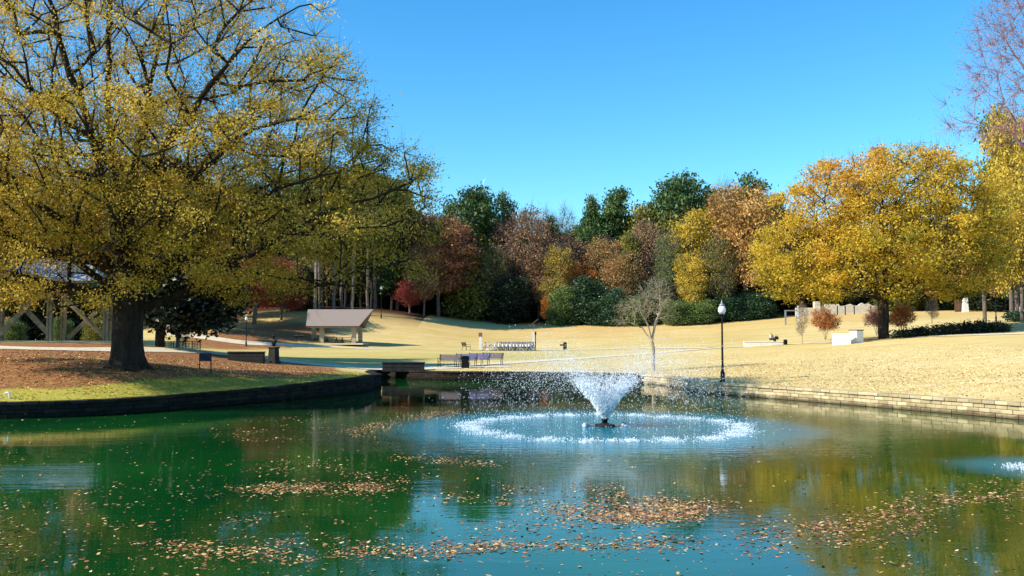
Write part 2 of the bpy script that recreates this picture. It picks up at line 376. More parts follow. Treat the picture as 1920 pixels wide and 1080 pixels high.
def axis(lo, hi, a, b, step, grow=1.12):
    c = list(np.arange(a, b + 1e-6, step)); s = step; x = a
    left = []
    while x > lo: s *= grow; x -= s; left.append(x)
    s = step; x = c[-1]; right = []
    while x < hi: s *= grow; x += s; right.append(x)
    return np.array(left[::-1] + c + right)
gx = axis(-1500, 1500, -36, 24, 0.3); gy = axis(-600, 2500, 24, 68, 0.3, 1.07)
XX, YY = np.meshgrid(gx, gy); Q = np.stack([XX.ravel(), YY.ravel()], 1)
rng = np.random.default_rng(5)
Z = height(Q); near_m = (np.abs(Q[:, 0]) < 60) & (Q[:, 1] > -10) & (Q[:, 1] < 90)
SD = np.full(len(Q), 99.0); SD[near_m] = signed_dist(Q[near_m])
Zg = np.where(SD < 0.17, -1.3, Z)
nx_, ny_ = len(gx), len(gy)
idx = np.arange(nx_ * ny_).reshape(ny_, nx_)
FQ = np.stack([idx[:-1, :-1].ravel(), idx[:-1, 1:].ravel(), idx[1:, 1:].ravel(), idx[1:, :-1].ravel()], 1)
def sstep(a, b, x): t = np.clip((x - a) / (b - a), 0, 1); return t * t * (3 - 2 * t)
OAK = P(238, 689, 41)
def near_seg(Q, A, B):
    A = np.array(A); B = np.array(B); ab = B - A; t = np.clip(((Q - A) @ ab) / (ab @ ab), 0, 1); return np.sqrt(((A + t[:, None] * ab - Q) ** 2).sum(1))
leftside = 1 - sstep(-5, -1, Q[:, 0])
litter = sstep(1.8, 3.2, SD + 0.25 * (Q[:, 0] + 12) * (Q[:, 0] > -12)) * (1 - sstep(16, 27, np.hypot(Q[:, 0] - OAK[0] + 1, (Q[:, 1] - 46) * 1.0))) * leftside
litter2 = np.exp(-near_seg(Q, at(430, 118)[:2], at(560, 138)[:2]) ** 2 / 60.0) * 0.9      # under the red maples
litter3 = np.exp(-((Q[:, 1] - 172) / 9.0) ** 2) * 0.55 * (np.abs(Q[:, 0]) < 120)
RT = at(1655, 90)
litter4 = np.exp(-(np.hypot(Q[:, 0] - RT[0] - 3, (Q[:, 1] - RT[1]) * 1.6) / 9.0) ** 2) * 0.7
LIT = np.clip(litter + litter2 + litter3 + litter4, 0, 1)
green = leftside * (1 - sstep(3.0, 6.0, SD)) * (Q[:, 1] < 60) + 0.35 * np.exp(-((Q[:, 1] - 95) / 22.0) ** 2) * (Q[:, 0] < 8)
green = np.clip(green, 0, 1)
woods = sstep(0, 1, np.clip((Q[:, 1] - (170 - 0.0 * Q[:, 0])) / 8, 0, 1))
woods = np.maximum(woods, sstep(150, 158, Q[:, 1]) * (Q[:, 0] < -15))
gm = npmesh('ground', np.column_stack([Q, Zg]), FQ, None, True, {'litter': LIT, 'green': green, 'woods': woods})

def groundmat():
    m, n, l, o = newmat('grass')
    b = n.new('ShaderNodeBsdfPrincipled'); ge = n.new('ShaderNodeNewGeometry'); pos = ge.outputs['Position']
    fine = noise(n, l, 7.0, 6, 0.8, pos); mid = noise(n, l, 0.55, 5, 0.7, mapscale(n, l, pos, (0.6, 1.4, 1))); big = noise(n, l, 0.06, 4, 0.6, pos)
    band = noise(n, l, 0.35, 3, 0.6, mapscale(n, l, pos, (0.10, 1.0, 1)))
    straw = ramp(n, [(0.36, (0.42, 0.30, 0.12)), (0.48, (0.67, 0.50, 0.20)), (0.62, (0.87, 0.70, 0.37))])
    v = mathn(n, l, 'ADD', mathn(n, l, 'MULTIPLY', fine.outputs[0], 0.45), mathn(n, l, 'ADD', mathn(n, l, 'MULTIPLY', mid.outputs[0], 0.3), mathn(n, l, 'MULTIPLY', big.outputs[0], 0.25)))
    l.new(v, straw.inputs[0])
    st1 = noise(n, l, 1.6, 5, 0.75, mapscale(n, l, pos, (0.22, 1.0, 1)))
    sr = n.new('ShaderNodeMapRange'); sr.inputs[1].default_value = 0.35; sr.inputs[2].default_value = 0.65; l.new(st1.outputs[0], sr.inputs[0])
    c = mixc(n, l, mathn(n, l, 'MULTIPLY', sr.outputs[0], 0.42), straw.outputs[0], (0.44, 0.31, 0.11))
    # tired green patches in the far lawn
    gp = n.new('ShaderNodeMapRange'); gp.inputs[1].default_value = 0.45; gp.inputs[2].default_value = 0.68; l.new(band.outputs[0], gp.inputs[0])
    sx = n.new('ShaderNodeSeparateXYZ'); l.new(pos, sx.inputs[0])
    farm = n.new('ShaderNodeMapRange'); farm.inputs[1].default_value = 66; farm.inputs[2].default_value = 85; l.new(sx.outputs[1], farm.inputs[0])
    c = mixc(n, l, mathn(n, l, 'MULTIPLY', mathn(n, l, 'MULTIPLY', gp.outputs[0], farm.outputs[0]), 0.55), c, (0.46, 0.38, 0.09))
    # far edge of the field goes orange with fallen leaves
    fo = n.new('ShaderNodeMapRange'); fo.inputs[1].default_value = 125; fo.inputs[2].default_value = 168; l.new(sx.outputs[1], fo.inputs[0])
    c = mixc(n, l, mathn(n, l, 'MULTIPLY', fo.outputs[0], 0.5), c, (0.58, 0.33, 0.11))
    gr = ramp(n, [(0.36, (0.14, 0.14, 0.02)), (0.5, (0.38, 0.34, 0.04)), (0.64, (0.62, 0.48, 0.12))]); l.new(v, gr.inputs[0])
    gmask = mathn(n, l, 'MULTIPLY', attr(n, 'green'), mathn(n, l, 'ADD', 0.55, mathn(n, l, 'MULTIPLY', mid.outputs[0], 0.7)), True)
    c = mixc(n, l, gmask, c, gr.outputs[0])
    li_n = noise(n, l, 5.0, 6, 0.85, mapscale(n, l, pos, (0.7, 1.3, 1)))
    li = ramp(n, [(0.32, (0.08, 0.035, 0.02)), (0.48, (0.28, 0.125, 0.05)), (0.60, (0.44, 0.21, 0.085)), (0.72, (0.62, 0.38, 0.19))]); l.new(li_n.outputs[0], li.inputs[0])
    edge = mathn(n, l, 'ADD', attr(n, 'litter'), mathn(n, l, 'MULTIPLY', mathn(n, l, 'SUBTRACT', mid.outputs[0], 0.5), 1.9))
    er = n.new('ShaderNodeMapRange'); er.inputs[1].default_value = 0.3; er.inputs[2].default_value = 0.65; l.new(edge, er.inputs[0])
    lm = mathn(n, l, 'MULTIPLY', er.outputs[0], mathn(n, l, 'MULTIPLY', attr(n, 'litter'), 1.6, True), True)
    c = mixc(n, l, lm, c, li.outputs[0])
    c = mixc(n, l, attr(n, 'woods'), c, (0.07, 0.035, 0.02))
    l.new(c, b.inputs['Base Color']); b.inputs['Roughness'].default_value = 0.95; b.inputs['Specular IOR Level'].default_value = 0.05
    bp = n.new('ShaderNodeBump'); bp.inputs['Strength'].default_value = 0.5; bp.inputs['Distance'].default_value = 0.12
    l.new(v, bp.inputs['Height']); l.new(bp.outputs[0], b.inputs['Normal'])
    l.new(b.outputs[0], o.inputs[0]); return m
M['grass'] = groundmat()
ground = tag(link('ground', gm, None, M['grass']), kind='structure')

# ------------------------------------------------------------------ water
FT = G(1134, 800); FT[2] = 0
FT2 = G(1975, 878); FT2[2] = 0
def watermat():
    m, n, l, o = newmat('pond_water')
    b = n.new('ShaderNodeBsdfPrincipled'); ge = n.new('ShaderNodeNewGeometry'); pos = ge.outputs['Position']
    def dist(p):
        v = n.new('ShaderNodeVectorMath'); v.operation = 'DISTANCE'; l.new(pos, v.inputs[0]); v.inputs[1].default_value = (float(p[0]), float(p[1]), 0); return v.outputs['Value']
    dn = noise(n, l, 0.7, 3, 0.6, pos)
    d1 = mathn(n, l, 'ADD', dist(FT), mathn(n, l, 'MULTIPLY', mathn(n, l, 'SUBTRACT', dn.outputs[0], 0.5), 1.6))
    d2 = mathn(n, l, 'ADD', dist(FT2), mathn(n, l, 'MULTIPLY', mathn(n, l, 'SUBTRACT', dn.outputs[0], 0.5), 0.8))
    def mask(d, a, bb):
        r = n.new('ShaderNodeMapRange'); r.interpolation_type = 'SMOOTHSTEP'; r.inputs[1].default_value = a; r.inputs[2].default_value = bb; r.inputs[3].default_value = 1; r.inputs[4].default_value = 0; l.new(d, r.inputs[0]); return r.outputs[0]
    aer = mathn(n, l, 'MAXIMUM', mask(d1, 5.6, 7.6), mathn(n, l, 'MULTIPLY', mask(d2, 1.2, 2.6), 0.9))
    big = noise(n, l, 0.12, 3, 0.5, pos)
    deep = ramp(n, [(0.35, (0.001, 0.036, 0.009)), (0.65, (0.006, 0.088, 0.012))]); l.new(big.outputs[0], deep.inputs[0])
    teal = ramp(n, [(0.35, (0.002, 0.17, 0.25)), (0.65, (0.006, 0.26, 0.30))]); l.new(noise(n, l, 1.2, 5, 0.7, mapscale(n, l, pos, (0.5, 1, 1))).outputs[0], teal.inputs[0])
    c = mixc(n, l, aer, deep.outputs[0], teal.outputs[0])
    l.new(c, b.inputs['Base Color']); b.inputs['IOR'].default_value = 1.45
    rr = mathn(n, l, 'ADD', 0.012, mathn(n, l, 'MULTIPLY', aer, 0.10)); l.new(rr, b.inputs['Roughness'])
    rip = noise(n, l, 3.4, 4, 0.62, mapscale(n, l, pos, (0.42, 1.2, 1)), 0.3)
    swell = noise(n, l, 0.55, 3, 0.5, mapscale(n, l, pos, (0.45, 1.3, 1)))
    choppy = mask(dist(FT), 5.0, 11.5)
    # rings spreading from the fountain
    sn = mathn(n, l, 'SINE', mathn(n, l, 'MULTIPLY', d1, 11.0))
    patch = n.new('ShaderNodeMapRange'); patch.inputs[1].default_value = 0.42; patch.inputs[2].default_value = 0.70; l.new(noise(n, l, 0.16, 3, 0.5, mapscale(n, l, pos, (0.5, 1.2, 1))).outputs[0], patch.inputs[0])
    calm = mathn(n, l, 'ADD', 0.035, mathn(n, l, 'MULTIPLY', patch.outputs[0], 0.20))
    h = mathn(n, l, 'ADD', mathn(n, l, 'MULTIPLY', rip.outputs[0], mathn(n, l, 'ADD', calm, mathn(n, l, 'MULTIPLY', choppy, 1.1))),
              mathn(n, l, 'ADD', mathn(n, l, 'MULTIPLY', swell.outputs[0], 0.24), mathn(n, l, 'MULTIPLY', mathn(n, l, 'MULTIPLY', sn, choppy), 0.05)))
    bp = n.new('ShaderNodeBump'); bp.inputs['Strength'].default_value = 1.0; bp.inputs['Distance'].default_value = 0.022
    l.new(h, bp.inputs['Height']); l.new(bp.outputs[0], b.inputs['Normal'])
    l.new(b.outputs[0], o.inputs[0]); return m
M['water'] = watermat()
wp = MB(); wp.add([(x, y, 0) for x, y in [(-60, -5), (60, -5), (60, 80), (-60, 80)]], [(0, 1, 2, 3)])
# the sheet is clipped to the pond outline, a little under its walls
cen = POND.mean(0)
nrm = np.roll(POND, -1, 0) - np.roll(POND, 1, 0); nrm = np.stack([nrm[:, 1], -nrm[:, 0]], 1); nrm /= np.linalg.norm(nrm, axis=1)[:, None] + 1e-9
if np.mean(signed_dist(POND + nrm * 0.3)) < 0: nrm = -nrm
OUTN = nrm
wv = POND + OUTN * 0.12
wme = bpy.data.meshes.new('water'); wme.from_pydata([(float(x), float(y), 0.0) for x, y in wv], [], [tuple(range(len(wv)))]); wme.update()
water = tag(link('water', wme, None, M['water']), kind='structure')
if water.data.polygons[0].normal.z < 0: water.data.flip_normals()

# ------------------------------------------------------------------ pond walls, block by block
def resample(poly, step):
    d = np.concatenate([[0], np.cumsum(np.linalg.norm(np.diff(poly, axis=0), axis=1))]); s = np.arange(0, d[-1], step)
    return np.stack([np.interp(s, d, poly[:, 0]), np.interp(s, d, poly[:, 1])], 1)
def pond_wall(name, seg, mat, label, ztop, rnd, blen=0.46, ccw=1, capmat=None):
    random.seed(rnd)
    root = empty(name, (*seg[len(seg) // 2], 0)); tag(root, label, 'wall')
    ox, oy = seg[len(seg) // 2]
    body = MB(); cap = MB()
    for course in range(4):
        h = 0.17; z0 = -0.16 + course * h
        off = 0.5 * blen * (course % 2)
        pts = resample(seg, blen); L = len(pts)
        for i in range(L - 1):
            a, b_ = pts[i], pts[i + 1]; mid = (a + b_) / 2 + (b_ - a) * off / blen
            d = b_ - a; ang = math.atan2(d[1], d[0]); nn = np.array([d[1], -d[0]]) / (np.linalg.norm(d) + 1e-9) * ccw
            zt = ztop(mid[0], mid[1]); hh = h * (zt - 0.10 + 0.16) / (4 * h)
            zz = -0.16 + (course + 0.5) * hh
            jit = random.uniform(-0.012, 0.012)
            c = mid + nn * (0.28 + jit + 0.012 * course)
            body.box((c[0] - ox, c[1] - oy, zz), (np.linalg.norm(d) - 0.014 - random.random() * 0.008, 0.52, hh - 0.012), ang, t=random.random(), bev=0.012)
    pts = resample(seg, blen * 1.15)
    for i in range(len(pts) - 1):
        a, b_ = pts[i], pts[i + 1]; mid = (a + b_) / 2; d = b_ - a; ang = math.atan2(d[1], d[0]); nn = np.array([d[1], -d[0]]) / (np.linalg.norm(d) + 1e-9) * ccw
        c = mid + nn * (0.31 + random.uniform(-0.012, 0.012)); zt = ztop(mid[0], mid[1])
        cap.box((c[0] - ox, c[1] - oy, zt - 0.035 + random.uniform(-0.006, 0.006)), (np.linalg.norm(d) - 0.02, 0.64, 0.12), ang, t=random.random(), bev=0.014)
    back_ = MB(); st = resample(seg, 0.5); n_ = len(st)
    dd = np.gradient(st, axis=0); nn = np.stack([dd[:, 1], -dd[:, 0]], 1); nn /= np.linalg.norm(nn, axis=1)[:, None]; nn *= ccw
    body.build('blocks', mat, root); cap.build('cap_stones', capmat or mat, root)
    # mortar core behind the joints
    vs = []; fs = []
    for i in range(n_):
        zt = ztop(*st[i]) - 0.09
        for off, z in ((0.13, -0.5), (0.13, zt), (0.5, zt), (0.5, -0.5)):
            p = st[i] + nn[i] * off; vs.append((p[0] - ox, p[1] - oy, z))
    for i in range(n_ - 1):
        for k in range(4):
            k2 = (k + 1) % 4; fs.append((4 * i + k, 4 * i + k2, 4 * i + 4 + k2, 4 * i + 4 + k))
    core = MB(); core.add(vs, fs, 0.1); core.build('core', 'dark_stone', root)
    return root
def ztopf(x, y): return 0.57 + 0.2 * math.exp(-((x + 8) ** 2 + (y - 50) ** 2) / 60.0)
ccw = 1 if signed_dist([segA[30] + np.array([(segA[31] - segA[30])[1], -(segA[31] - segA[30])[0]]) / np.linalg.norm(segA[31] - segA[30]) * 0.2])[0] > 0 else -1
vis = (segA[:, 1] > 29)
pond_wall('retaining_wall', segA[8:], 'block_shaded', 'dark shaded stone retaining wall curving round the left lawn at the water', ztopf, 1, 0.46, ccw)
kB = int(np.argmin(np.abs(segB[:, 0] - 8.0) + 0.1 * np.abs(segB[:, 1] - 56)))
pond_wall('retaining_wall', segB[:kB + 1], 'block_shaded', 'low stone wall coloured dark as in shade along the far shore behind the fountain', ztopf, 2, 0.46, ccw)
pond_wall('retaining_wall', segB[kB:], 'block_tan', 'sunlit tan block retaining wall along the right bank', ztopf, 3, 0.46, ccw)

# ------------------------------------------------------------------ paths, draped on the ground
def path(name, cl, width, dz=0.03):
    cl = catmull(cl, 1.0, False); d = np.gradient(cl, axis=0); nn = np.stack([d[:, 1], -d[:, 0]], 1); nn /= np.linalg.norm(nn, axis=1)[:, None]
    ws = np.linspace(-1, 1, 6); V = []
    for k, w in enumerate(ws):
        p = cl + nn * (w * np.asarray(width) / 2).reshape(-1, 1) if np.ndim(width) else cl + nn * (w * width / 2)
        V.append(np.column_stack([p, height(p) + dz]))
    V = np.array(V); nk, nl = V.shape[:2]; ii = np.arange(nk * nl).reshape(nk, nl)
    FQ = np.stack([ii[:-1, :-1].ravel(), ii[1:, :-1].ravel(), ii[1:, 1:].ravel(), ii[:-1, 1:].ravel()], 1)
    me = npmesh(name, V.reshape(-1, 3), FQ, None, True)
    return tag(link(name, me, None, M['concrete']), kind='structure')
X = lambda px, D: ((px - 960) / F * D, D)
path('path', [X(-500, 62), X(-150, 58), X(0, 55), X(150, 57), X(300, 63), X(400, 67), X(500, 69), X(600, 68), X(700, 67.5), X(780, 67.2), X(860, 67.3), X(950, 69)], 2.6)
path('path', [X(760, 68), X(900, 73), X(1050, 84), X(1200, 96), X(1330, 101.5), X(1480, 101), X(1560, 97), X(1620, 93), X(1750, 86), X(1850, 82), X(1960, 80), X(2200, 80)], 2.4, 0.035)
path('path', [X(300, 122), X(430, 120), X(540, 122), X(640, 124), X(760, 120), X(860, 117.5), X(950, 116.5), X(1080, 116), X(1200, 114), X(1330, 104.2)], 2.2, 0.04)

# ------------------------------------------------------------------ trees
def grow(seed, limbs, targets, bf=0.35, seg=0.9, wig=0.12, droop=0.0):
    """limbs: list of polylines (first is the trunk). targets: cluster centres. Returns nodes, parents."""
    rg = np.random.default_rng(seed)
    pos = []; par = []; pl = []
    def addn(p, pa):
        pos.append(np.array(p, float)); par.append(pa); pl.append(0 if pa < 0 else pl[pa] + np.linalg.norm(pos[-1] - pos[pa])); return len(pos) - 1
    for li, lb in enumerate(limbs):
        lb = [np.array(q, float) for q in lb]
        if li == 0: cur = addn(lb[0], -1)
        else:
            A = np.array(pos); cur = int(np.argmin(np.linalg.norm(A - lb[0], axis=1)))
        for q in lb[1:]:
            st = pos[cur]; L = np.linalg.norm(q - st); k = max(1, int(L / seg))
            for j in range(1, k + 1):
                cur = addn(st + (q - st) * j / k + (rg.normal(0, wig, 3) * 0.5 if j < k else 0), cur)
    T = np.asarray(targets); base = pos[0]
    trunk_top = pos[min(len(pos) - 1, 3)]
    order = np.argsort(np.linalg.norm(T - trunk_top, axis=1))
    PA = np.zeros((len(pos) + len(T) * 14, 3)); PL = np.zeros(len(PA)); n = len(pos); PA[:n] = pos; PL[:n] = pl
    tips = []
    for ti in order:
        t = T[ti]; dv = t - PA[:n]; d = np.linalg.norm(dv, axis=1)
        cost = d + bf * PL[:n] + np.where(dv[:, 2] < -0.5, 0.4 * -dv[:, 2], 0); cost[:2] += 4
        k = int(np.argmin(cost)); L = d[k]; m_ = min(12, max(1, int(L / seg))); st = PA[k].copy(); cur = k
        side = rg.normal(0, 1, 3) * L * 0.07; side[2] += L * 0.06
        for j in range(1, m_ + 1):
            s = j / m_; p = st + (t - st) * s + side * math.sin(math.pi * s) + (rg.normal(0, wig, 3) * 0.4 if j < m_ else 0)
            cur = addn(p, cur); PA[n] = p; PL[n] = pl[cur]; n += 1
        tips.append(cur)
    return np.array(pos), np.array(par), np.array(tips), order
def woodmesh(name, pos, par, r_tip, r_base, power=2.3, sides=(9, 5, 3), extra=None):
    n = len(pos); w = np.zeros(n); haschild = np.zeros(n, bool); haschild[par[par >= 0]] = True
    w[~haschild] = 1
    for i in range(n - 1, 0, -1): w[par[i]] += w[i]
    rad = r_tip * w ** (1 / power)
    # scale so that the base gets r_base
    k = math.log(r_base / r_tip) / math.log(w[0]); rad = r_tip * w ** k
    main = np.full(n, -1)
    for i in range(1, n):
        p = par[i]
        if main[p] < 0 or w[i] > w[main[p]]: main[p] = i
    dirs = np.zeros((n, 3)); dirs[1:] = pos[1:] - pos[par[1:]]; dirs[0] = (0, 0, 1)
    mdir = dirs.copy(); hm = main >= 0; mdir[hm] = dirs[hm] / (np.linalg.norm(dirs[hm], axis=1)[:, None] + 1e-9) + (dirs[main[hm]] / (np.linalg.norm(dirs[main[hm]], axis=1)[:, None] + 1e-9))
    mdir /= np.linalg.norm(mdir, axis=1)[:, None] + 1e-9
    def ring(p, d, r, k, ref=np.array([0.31, 0.95, 0.05])):
        a = np.cross(d, ref); a /= np.linalg.norm(a, axis=1)[:, None] + 1e-9; b = np.cross(d, a)
        an = np.arange(k) * 2 * math.pi / k
        return p[:, None] + (a[:, None] * np.cos(an)[None, :, None] + b[:, None] * np.sin(an)[None, :, None]) * r[:, None, None]
    Vs = []; Fs = []; off = 0
    e = np.arange(1, n)
    for lo, hi, k in ((r_base * 0.22, 1e9, sides[0]), (r_base * 0.05, r_base * 0.22, sides[1]), (-1, r_base * 0.05, sides[2])):
        s = e[(rad[e] >= lo) & (rad[e] < hi)]
        if not len(s): continue
        p = par[s]; ismain = main[p] == s
        r0 = np.where(ismain, rad[p], np.minimum(rad[p], rad[s] * 1.25)); d0 = np.where(ismain[:, None], mdir[p], dirs[s] / (np.linalg.norm(dirs[s], axis=1)[:, None] + 1e-9))
        A = ring(pos[p], d0, r0, k); B = ring(pos[s], mdir[s], rad[s], k); V = np.concatenate([A, B], 1).reshape(-1, 3)
        b0 = off + np.arange(len(s))[:, None] * 2 * k; j = np.arange(k)[None]; j2 = (j + 1) % k
        Fq = np.stack([b0 + j, b0 + j2, b0 + k + j2, b0 + k + j], 2).reshape(-1, 4)
        Vs.append(V); Fs.append(Fq); off += len(V)
    if extra is not None: Vs.append(extra[0]); Fs.append(extra[1] + off)
    return npmesh(name, np.concatenate(Vs), np.concatenate(Fs), None, True), rad
def leafmesh(name, cen, rgen, size, up=0.5, tint=None, elong=1.5):
    n = len(cen); nm = rgen.normal(0, 1, (n, 3)); nm[:, 2] += up; nm /= np.linalg.norm(nm, axis=1)[:, None]
    a = np.cross(nm, rgen.normal(0, 1, (n, 3))); a /= np.linalg.norm(a, axis=1)[:, None] + 1e-9; b = np.cross(nm, a)
    s = size * rgen.uniform(0.6, 1.35, n)
    a = a * (s * elong * 0.5)[:, None]; b = b * (s * 0.5)[:, None]
    V = np.stack([cen - a, cen - b * 0.9 + nm * (s * 0.08)[:, None], cen + a, cen + b * 0.9 + nm * (s * 0.08)[:, None]], 1).reshape(-1, 3)
    FQ = np.arange(4 * n).reshape(n, 4)
    return npmesh(name, V, FQ, np.repeat(tint if tint is not None else rgen.random(n), 4))
def twigs(pos, tips, rgen, k, L, r, cen_dir=None):
    """fine twigs round each tip as 3-sided tapered prisms"""
    P0 = np.repeat(pos[tips], k, 0); d = rgen.normal(0, 1, (len(P0), 3)); d[:, 2] += 0.35
    if cen_dir is not None: o_ = P0 - cen_dir; o_ /= np.linalg.norm(o_, axis=1)[:, None]; d += o_ * 0.9
    d /= np.linalg.norm(d, axis=1)[:, None]; ln = L * rgen.uniform(0.5, 1.2, len(P0)); P1 = P0 + d * (ln * 0.5)[:, None]
    d2 = d + rgen.normal(0, 0.35, d.shape); d2[:, 2] += 0.1; d2 /= np.linalg.norm(d2, axis=1)[:, None]; P2 = P1 + d2 * (ln * 0.5)[:, None]
    a = np.cross(d, [0.3, 0.2, 0.9]); a /= np.linalg.norm(a, axis=1)[:, None] + 1e-9; b = np.cross(d, a)
    V = []
    for Pk, rk in ((P0, r), (P1, r * 0.7), (P2, r * 0.25)):
        for j in range(3):
            an = j * 2.094; V.append(Pk + (a * math.cos(an) + b * math.sin(an)) * rk)
    V = np.stack(V, 1); n = len(P0); b0 = np.arange(n)[:, None] * 9; F_ = []
    for q in (0, 3):
        for j in range(3):
            j2 = (j + 1) % 3; F_.append(b0 + np.array([[q + j, q + j2, q + 3 + j2, q + 3 + j]]))
    return V.reshape(-1, 3), np.concatenate(F_, 0), P1, P2
def vnoise(p, s, seed):
    """cheap smooth 3-D noise in 0..1"""
    rg = np.random.default_rng(seed); out = np.zeros(len(p))
    for k in range(5):
        w = rg.normal(0, 1, 3) * s * (1 + 0.6 * k); ph = rg.uniform(0, 6.28); out += np.sin(p @ w + ph + 1.3 * np.sin(p @ (w[::-1] * 0.7) + ph))
    return 0.5 + out / 10 * 1.4
def sample_blobs(blobs, n, rgen, shell=0.25, cutz=None):
    """points in a union of ellipsoids (cx,cy,cz,rx,ry,rz,weight), spaced"""
    w = np.array([b[3] * b[4] * b[5] * (b[6] if len(b) > 6 else 1) for b in blobs]); w = w / w.sum(); out = []
    for b, k in zip(blobs, rgen.multinomial(n * 4, w)):
        d = rgen.normal(0, 1, (k, 3)); d /= np.linalg.norm(d, axis=1)[:, None]; r = rgen.uniform(shell, 1, k) ** (1 / 2.2)
        out.append(np.array(b[:3]) + d * r[:, None] * np.array(b[3:6]))
    c = np.concatenate(out); rgen.shuffle(c)
    # greedy thinning for even spacing
    keep = [c[0]]; vol = sum(b[3] * b[4] * b[5] for b in blobs) * 4.19; dm = 0.62 * (vol / n) ** (1 / 3)
    K = np.empty((n, 3)); K[0] = c[0]; m_ = 1
    for q in c[1:]:
        if m_ >= n: break
        if np.min(((K[:m_] - q) ** 2).sum(1)) > dm * dm: K[m_] = q; m_ += 1
    return K[:m_]

def tree_parts(root, trunkname, seed, limbs, targets, r_tip, r_base, barkm, leafm, nleaf, lsize, cl_r, tk=5, tl=1.0, tr=0.012, up=0.5, dens=None, tintf=None, bf=0.35, seg=0.9, flat=0.55, elong=1.5, sides=(9, 5, 3), wig=0.12):
    rg = np.random.default_rng(seed + 77)
    pos, par, tips, order = grow(seed, limbs, targets, bf, seg, wig)
    cen0 = np.mean(targets, 0); ex = None
    if tk:
        V, F_, P1, P2 = twigs(pos, tips, rg, tk, tl, tr, cen0); ex = (V, F_)
    me, rad = woodmesh('trunk', pos, par, r_tip, r_base, sides=sides, extra=ex)
    link('trunk', me, root, M[barkm])
    if nleaf:
        tp = pos[tips]
        wts = np.ones(len(tp)) if dens is None else dens(tp); wts = np.clip(wts, 0, None)
        k = rg.poisson(nleaf * wts / wts.mean() / len(tp)) if wts.mean() > 0 else np.zeros(len(tp), int)
        C = np.repeat(tp, k, 0); ct = np.repeat(vnoise(tp, 0.35, seed), k)
        d = rg.normal(0, 1, C.shape) * cl_r * 0.55; d[:, 2] *= flat
        L = C + d
        tint = 0.55 * ct + 0.45 * rg.random(len(L)) if tintf is None else tintf(L, ct, rg)
        link('foliage', leafmesh('foliage', L, rg, lsize, up, np.clip(tint, 0, 1), elong), root, M[leafm])
    return pos, tips

# ---- the great oak on the left lawn
OX, OY, OZ = OAK
def ok(px, py, dy=0.0):
    """offset from the oak's foot of a point seen at px,py on a plane dy behind the trunk"""
    p = P(px, py, OY + dy); return (p[0] - OX, p[1] - OY, p[2] - OZ)
oak = empty('oak_tree', (OX, OY, OZ - 0.05))
tag(oak, 'huge spreading oak with thinning yellow leaves on the left lawn by the water', 'tree')
limbs = [[(0, 0, 0), (0.05, 0, 1.2), (0.0, 0.1, 2.6), (-0.05, 0.1, 3.9), (-0.1, 0.1, 4.9), ok(228, 420, .3), ok(212, 300, .8), ok(200, 180, .4), ok(205, 40, 0), ok(215, -120, -.5)],
         [ok(228, 440, .3), ok(190, 330, -1.0), ok(160, 210, -1.5), ok(120, 100, -2), ok(75, -60, -2.6)],
         [ok(232, 480), ok(180, 440, -1.5), ok(100, 400, -2.5), ok(0, 340, -3.5), ok(-120, 260, -4)],
         [ok(232, 505), ok(160, 480, 2.0), ok(60, 430, 3.0), ok(-60, 400, 4), ok(-180, 350, 5)],
         [ok(232, 530), ok(175, 545, -1.5), ok(80, 525, -3.0), ok(-20, 500, -4.5), ok(-130, 480, -5)],
         [ok(228, 430), ok(245, 330, 1.5), ok(268, 230, 2), ok(290, 120, 2.5), ok(320, -60, 3)],
         [ok(232, 450), ok(262, 350, -1), ok(330, 250, -1.8), ok(400, 150, -2.3), ok(480, 60, -2.8), ok(560, 10, -3)],
         [ok(232, 470), ok(290, 400, 1.5), ok(350, 330, 2.4), ok(430, 260, 3.2), ok(530, 170, 4.0), ok(610, 130, 4.5)],
         [ok(236, 490), ok(300, 450, -2), ok(340, 350, -2.8), ok(400, 300, -3.2), ok(470, 240, -3.8), ok(580, 220, -4.2)],
         [ok(238, 510), ok(330, 480, -1.5), ok(430, 495, -2.2), ok(480, 470, -2.6), ok(550, 435, -3.0), ok(640, 445, -3.2)],
         [ok(238, 520), ok(310, 480, 2.5), ok(420, 430, 4), ok(455, 330, 4.5), ok(520, 280, 5), ok(620, 250, 5.5)],
         [ok(430, 495, -2.2), ok(440, 430, -2.8), ok(460, 390, -3), ok(520, 350, -3.5), ok(640, 320, -4)],
         [ok(480, 470, -2.6), ok(600, 400, -2.2), ok(700, 370, -2), ok(770, 340, -1.6)],
         [ok(238, 500), ok(250, 460, -3), ok(230, 430, -6), ok(200, 380, -8)],
         [ok(238, 500), ok(250, 440, 3), ok(280, 390, 6), ok(300, 330, 8)]]
rg = np.random.default_rng(11)
bl = []
def blob(px, py, dy, rx, ry, rz, w=1): bl.append((*ok(px, py, dy), rx, ry, rz, w))
blob(230, 100, 0, 6.5, 6, 6.5, .8); blob(60, 120, 0, 6, 6, 6, .8); blob(420, 130, 0, 4.6, 5, 3.6, .8); blob(560, 90, -1, 2.0, 3, 1.9, .7)
blob(570, 200, 0, 3.0, 4.5, 2.6, .8); blob(230, 330, 0, 7, 8.5, 3.8); blob(0, 330, -1, 6, 7, 4.2); blob(430, 330, 0, 5, 7.5, 3.4); blob(610, 300, 0, 3.4, 5, 2.4)
blob(720, 350, 0, 2.6, 3.6, 1.7, .8); blob(560, 440, 0, 5.2, 6, 1.9, 1.1); blob(720, 440, -.5, 2.7, 3.5, 1.3); blob(380, 420, -3, 4, 4, 2.0, 1); blob(130, 480, -3.5, 4.5, 3.5, 1.4, 1.2); blob(10, 470, -2, 4, 4, 2.0, 1)
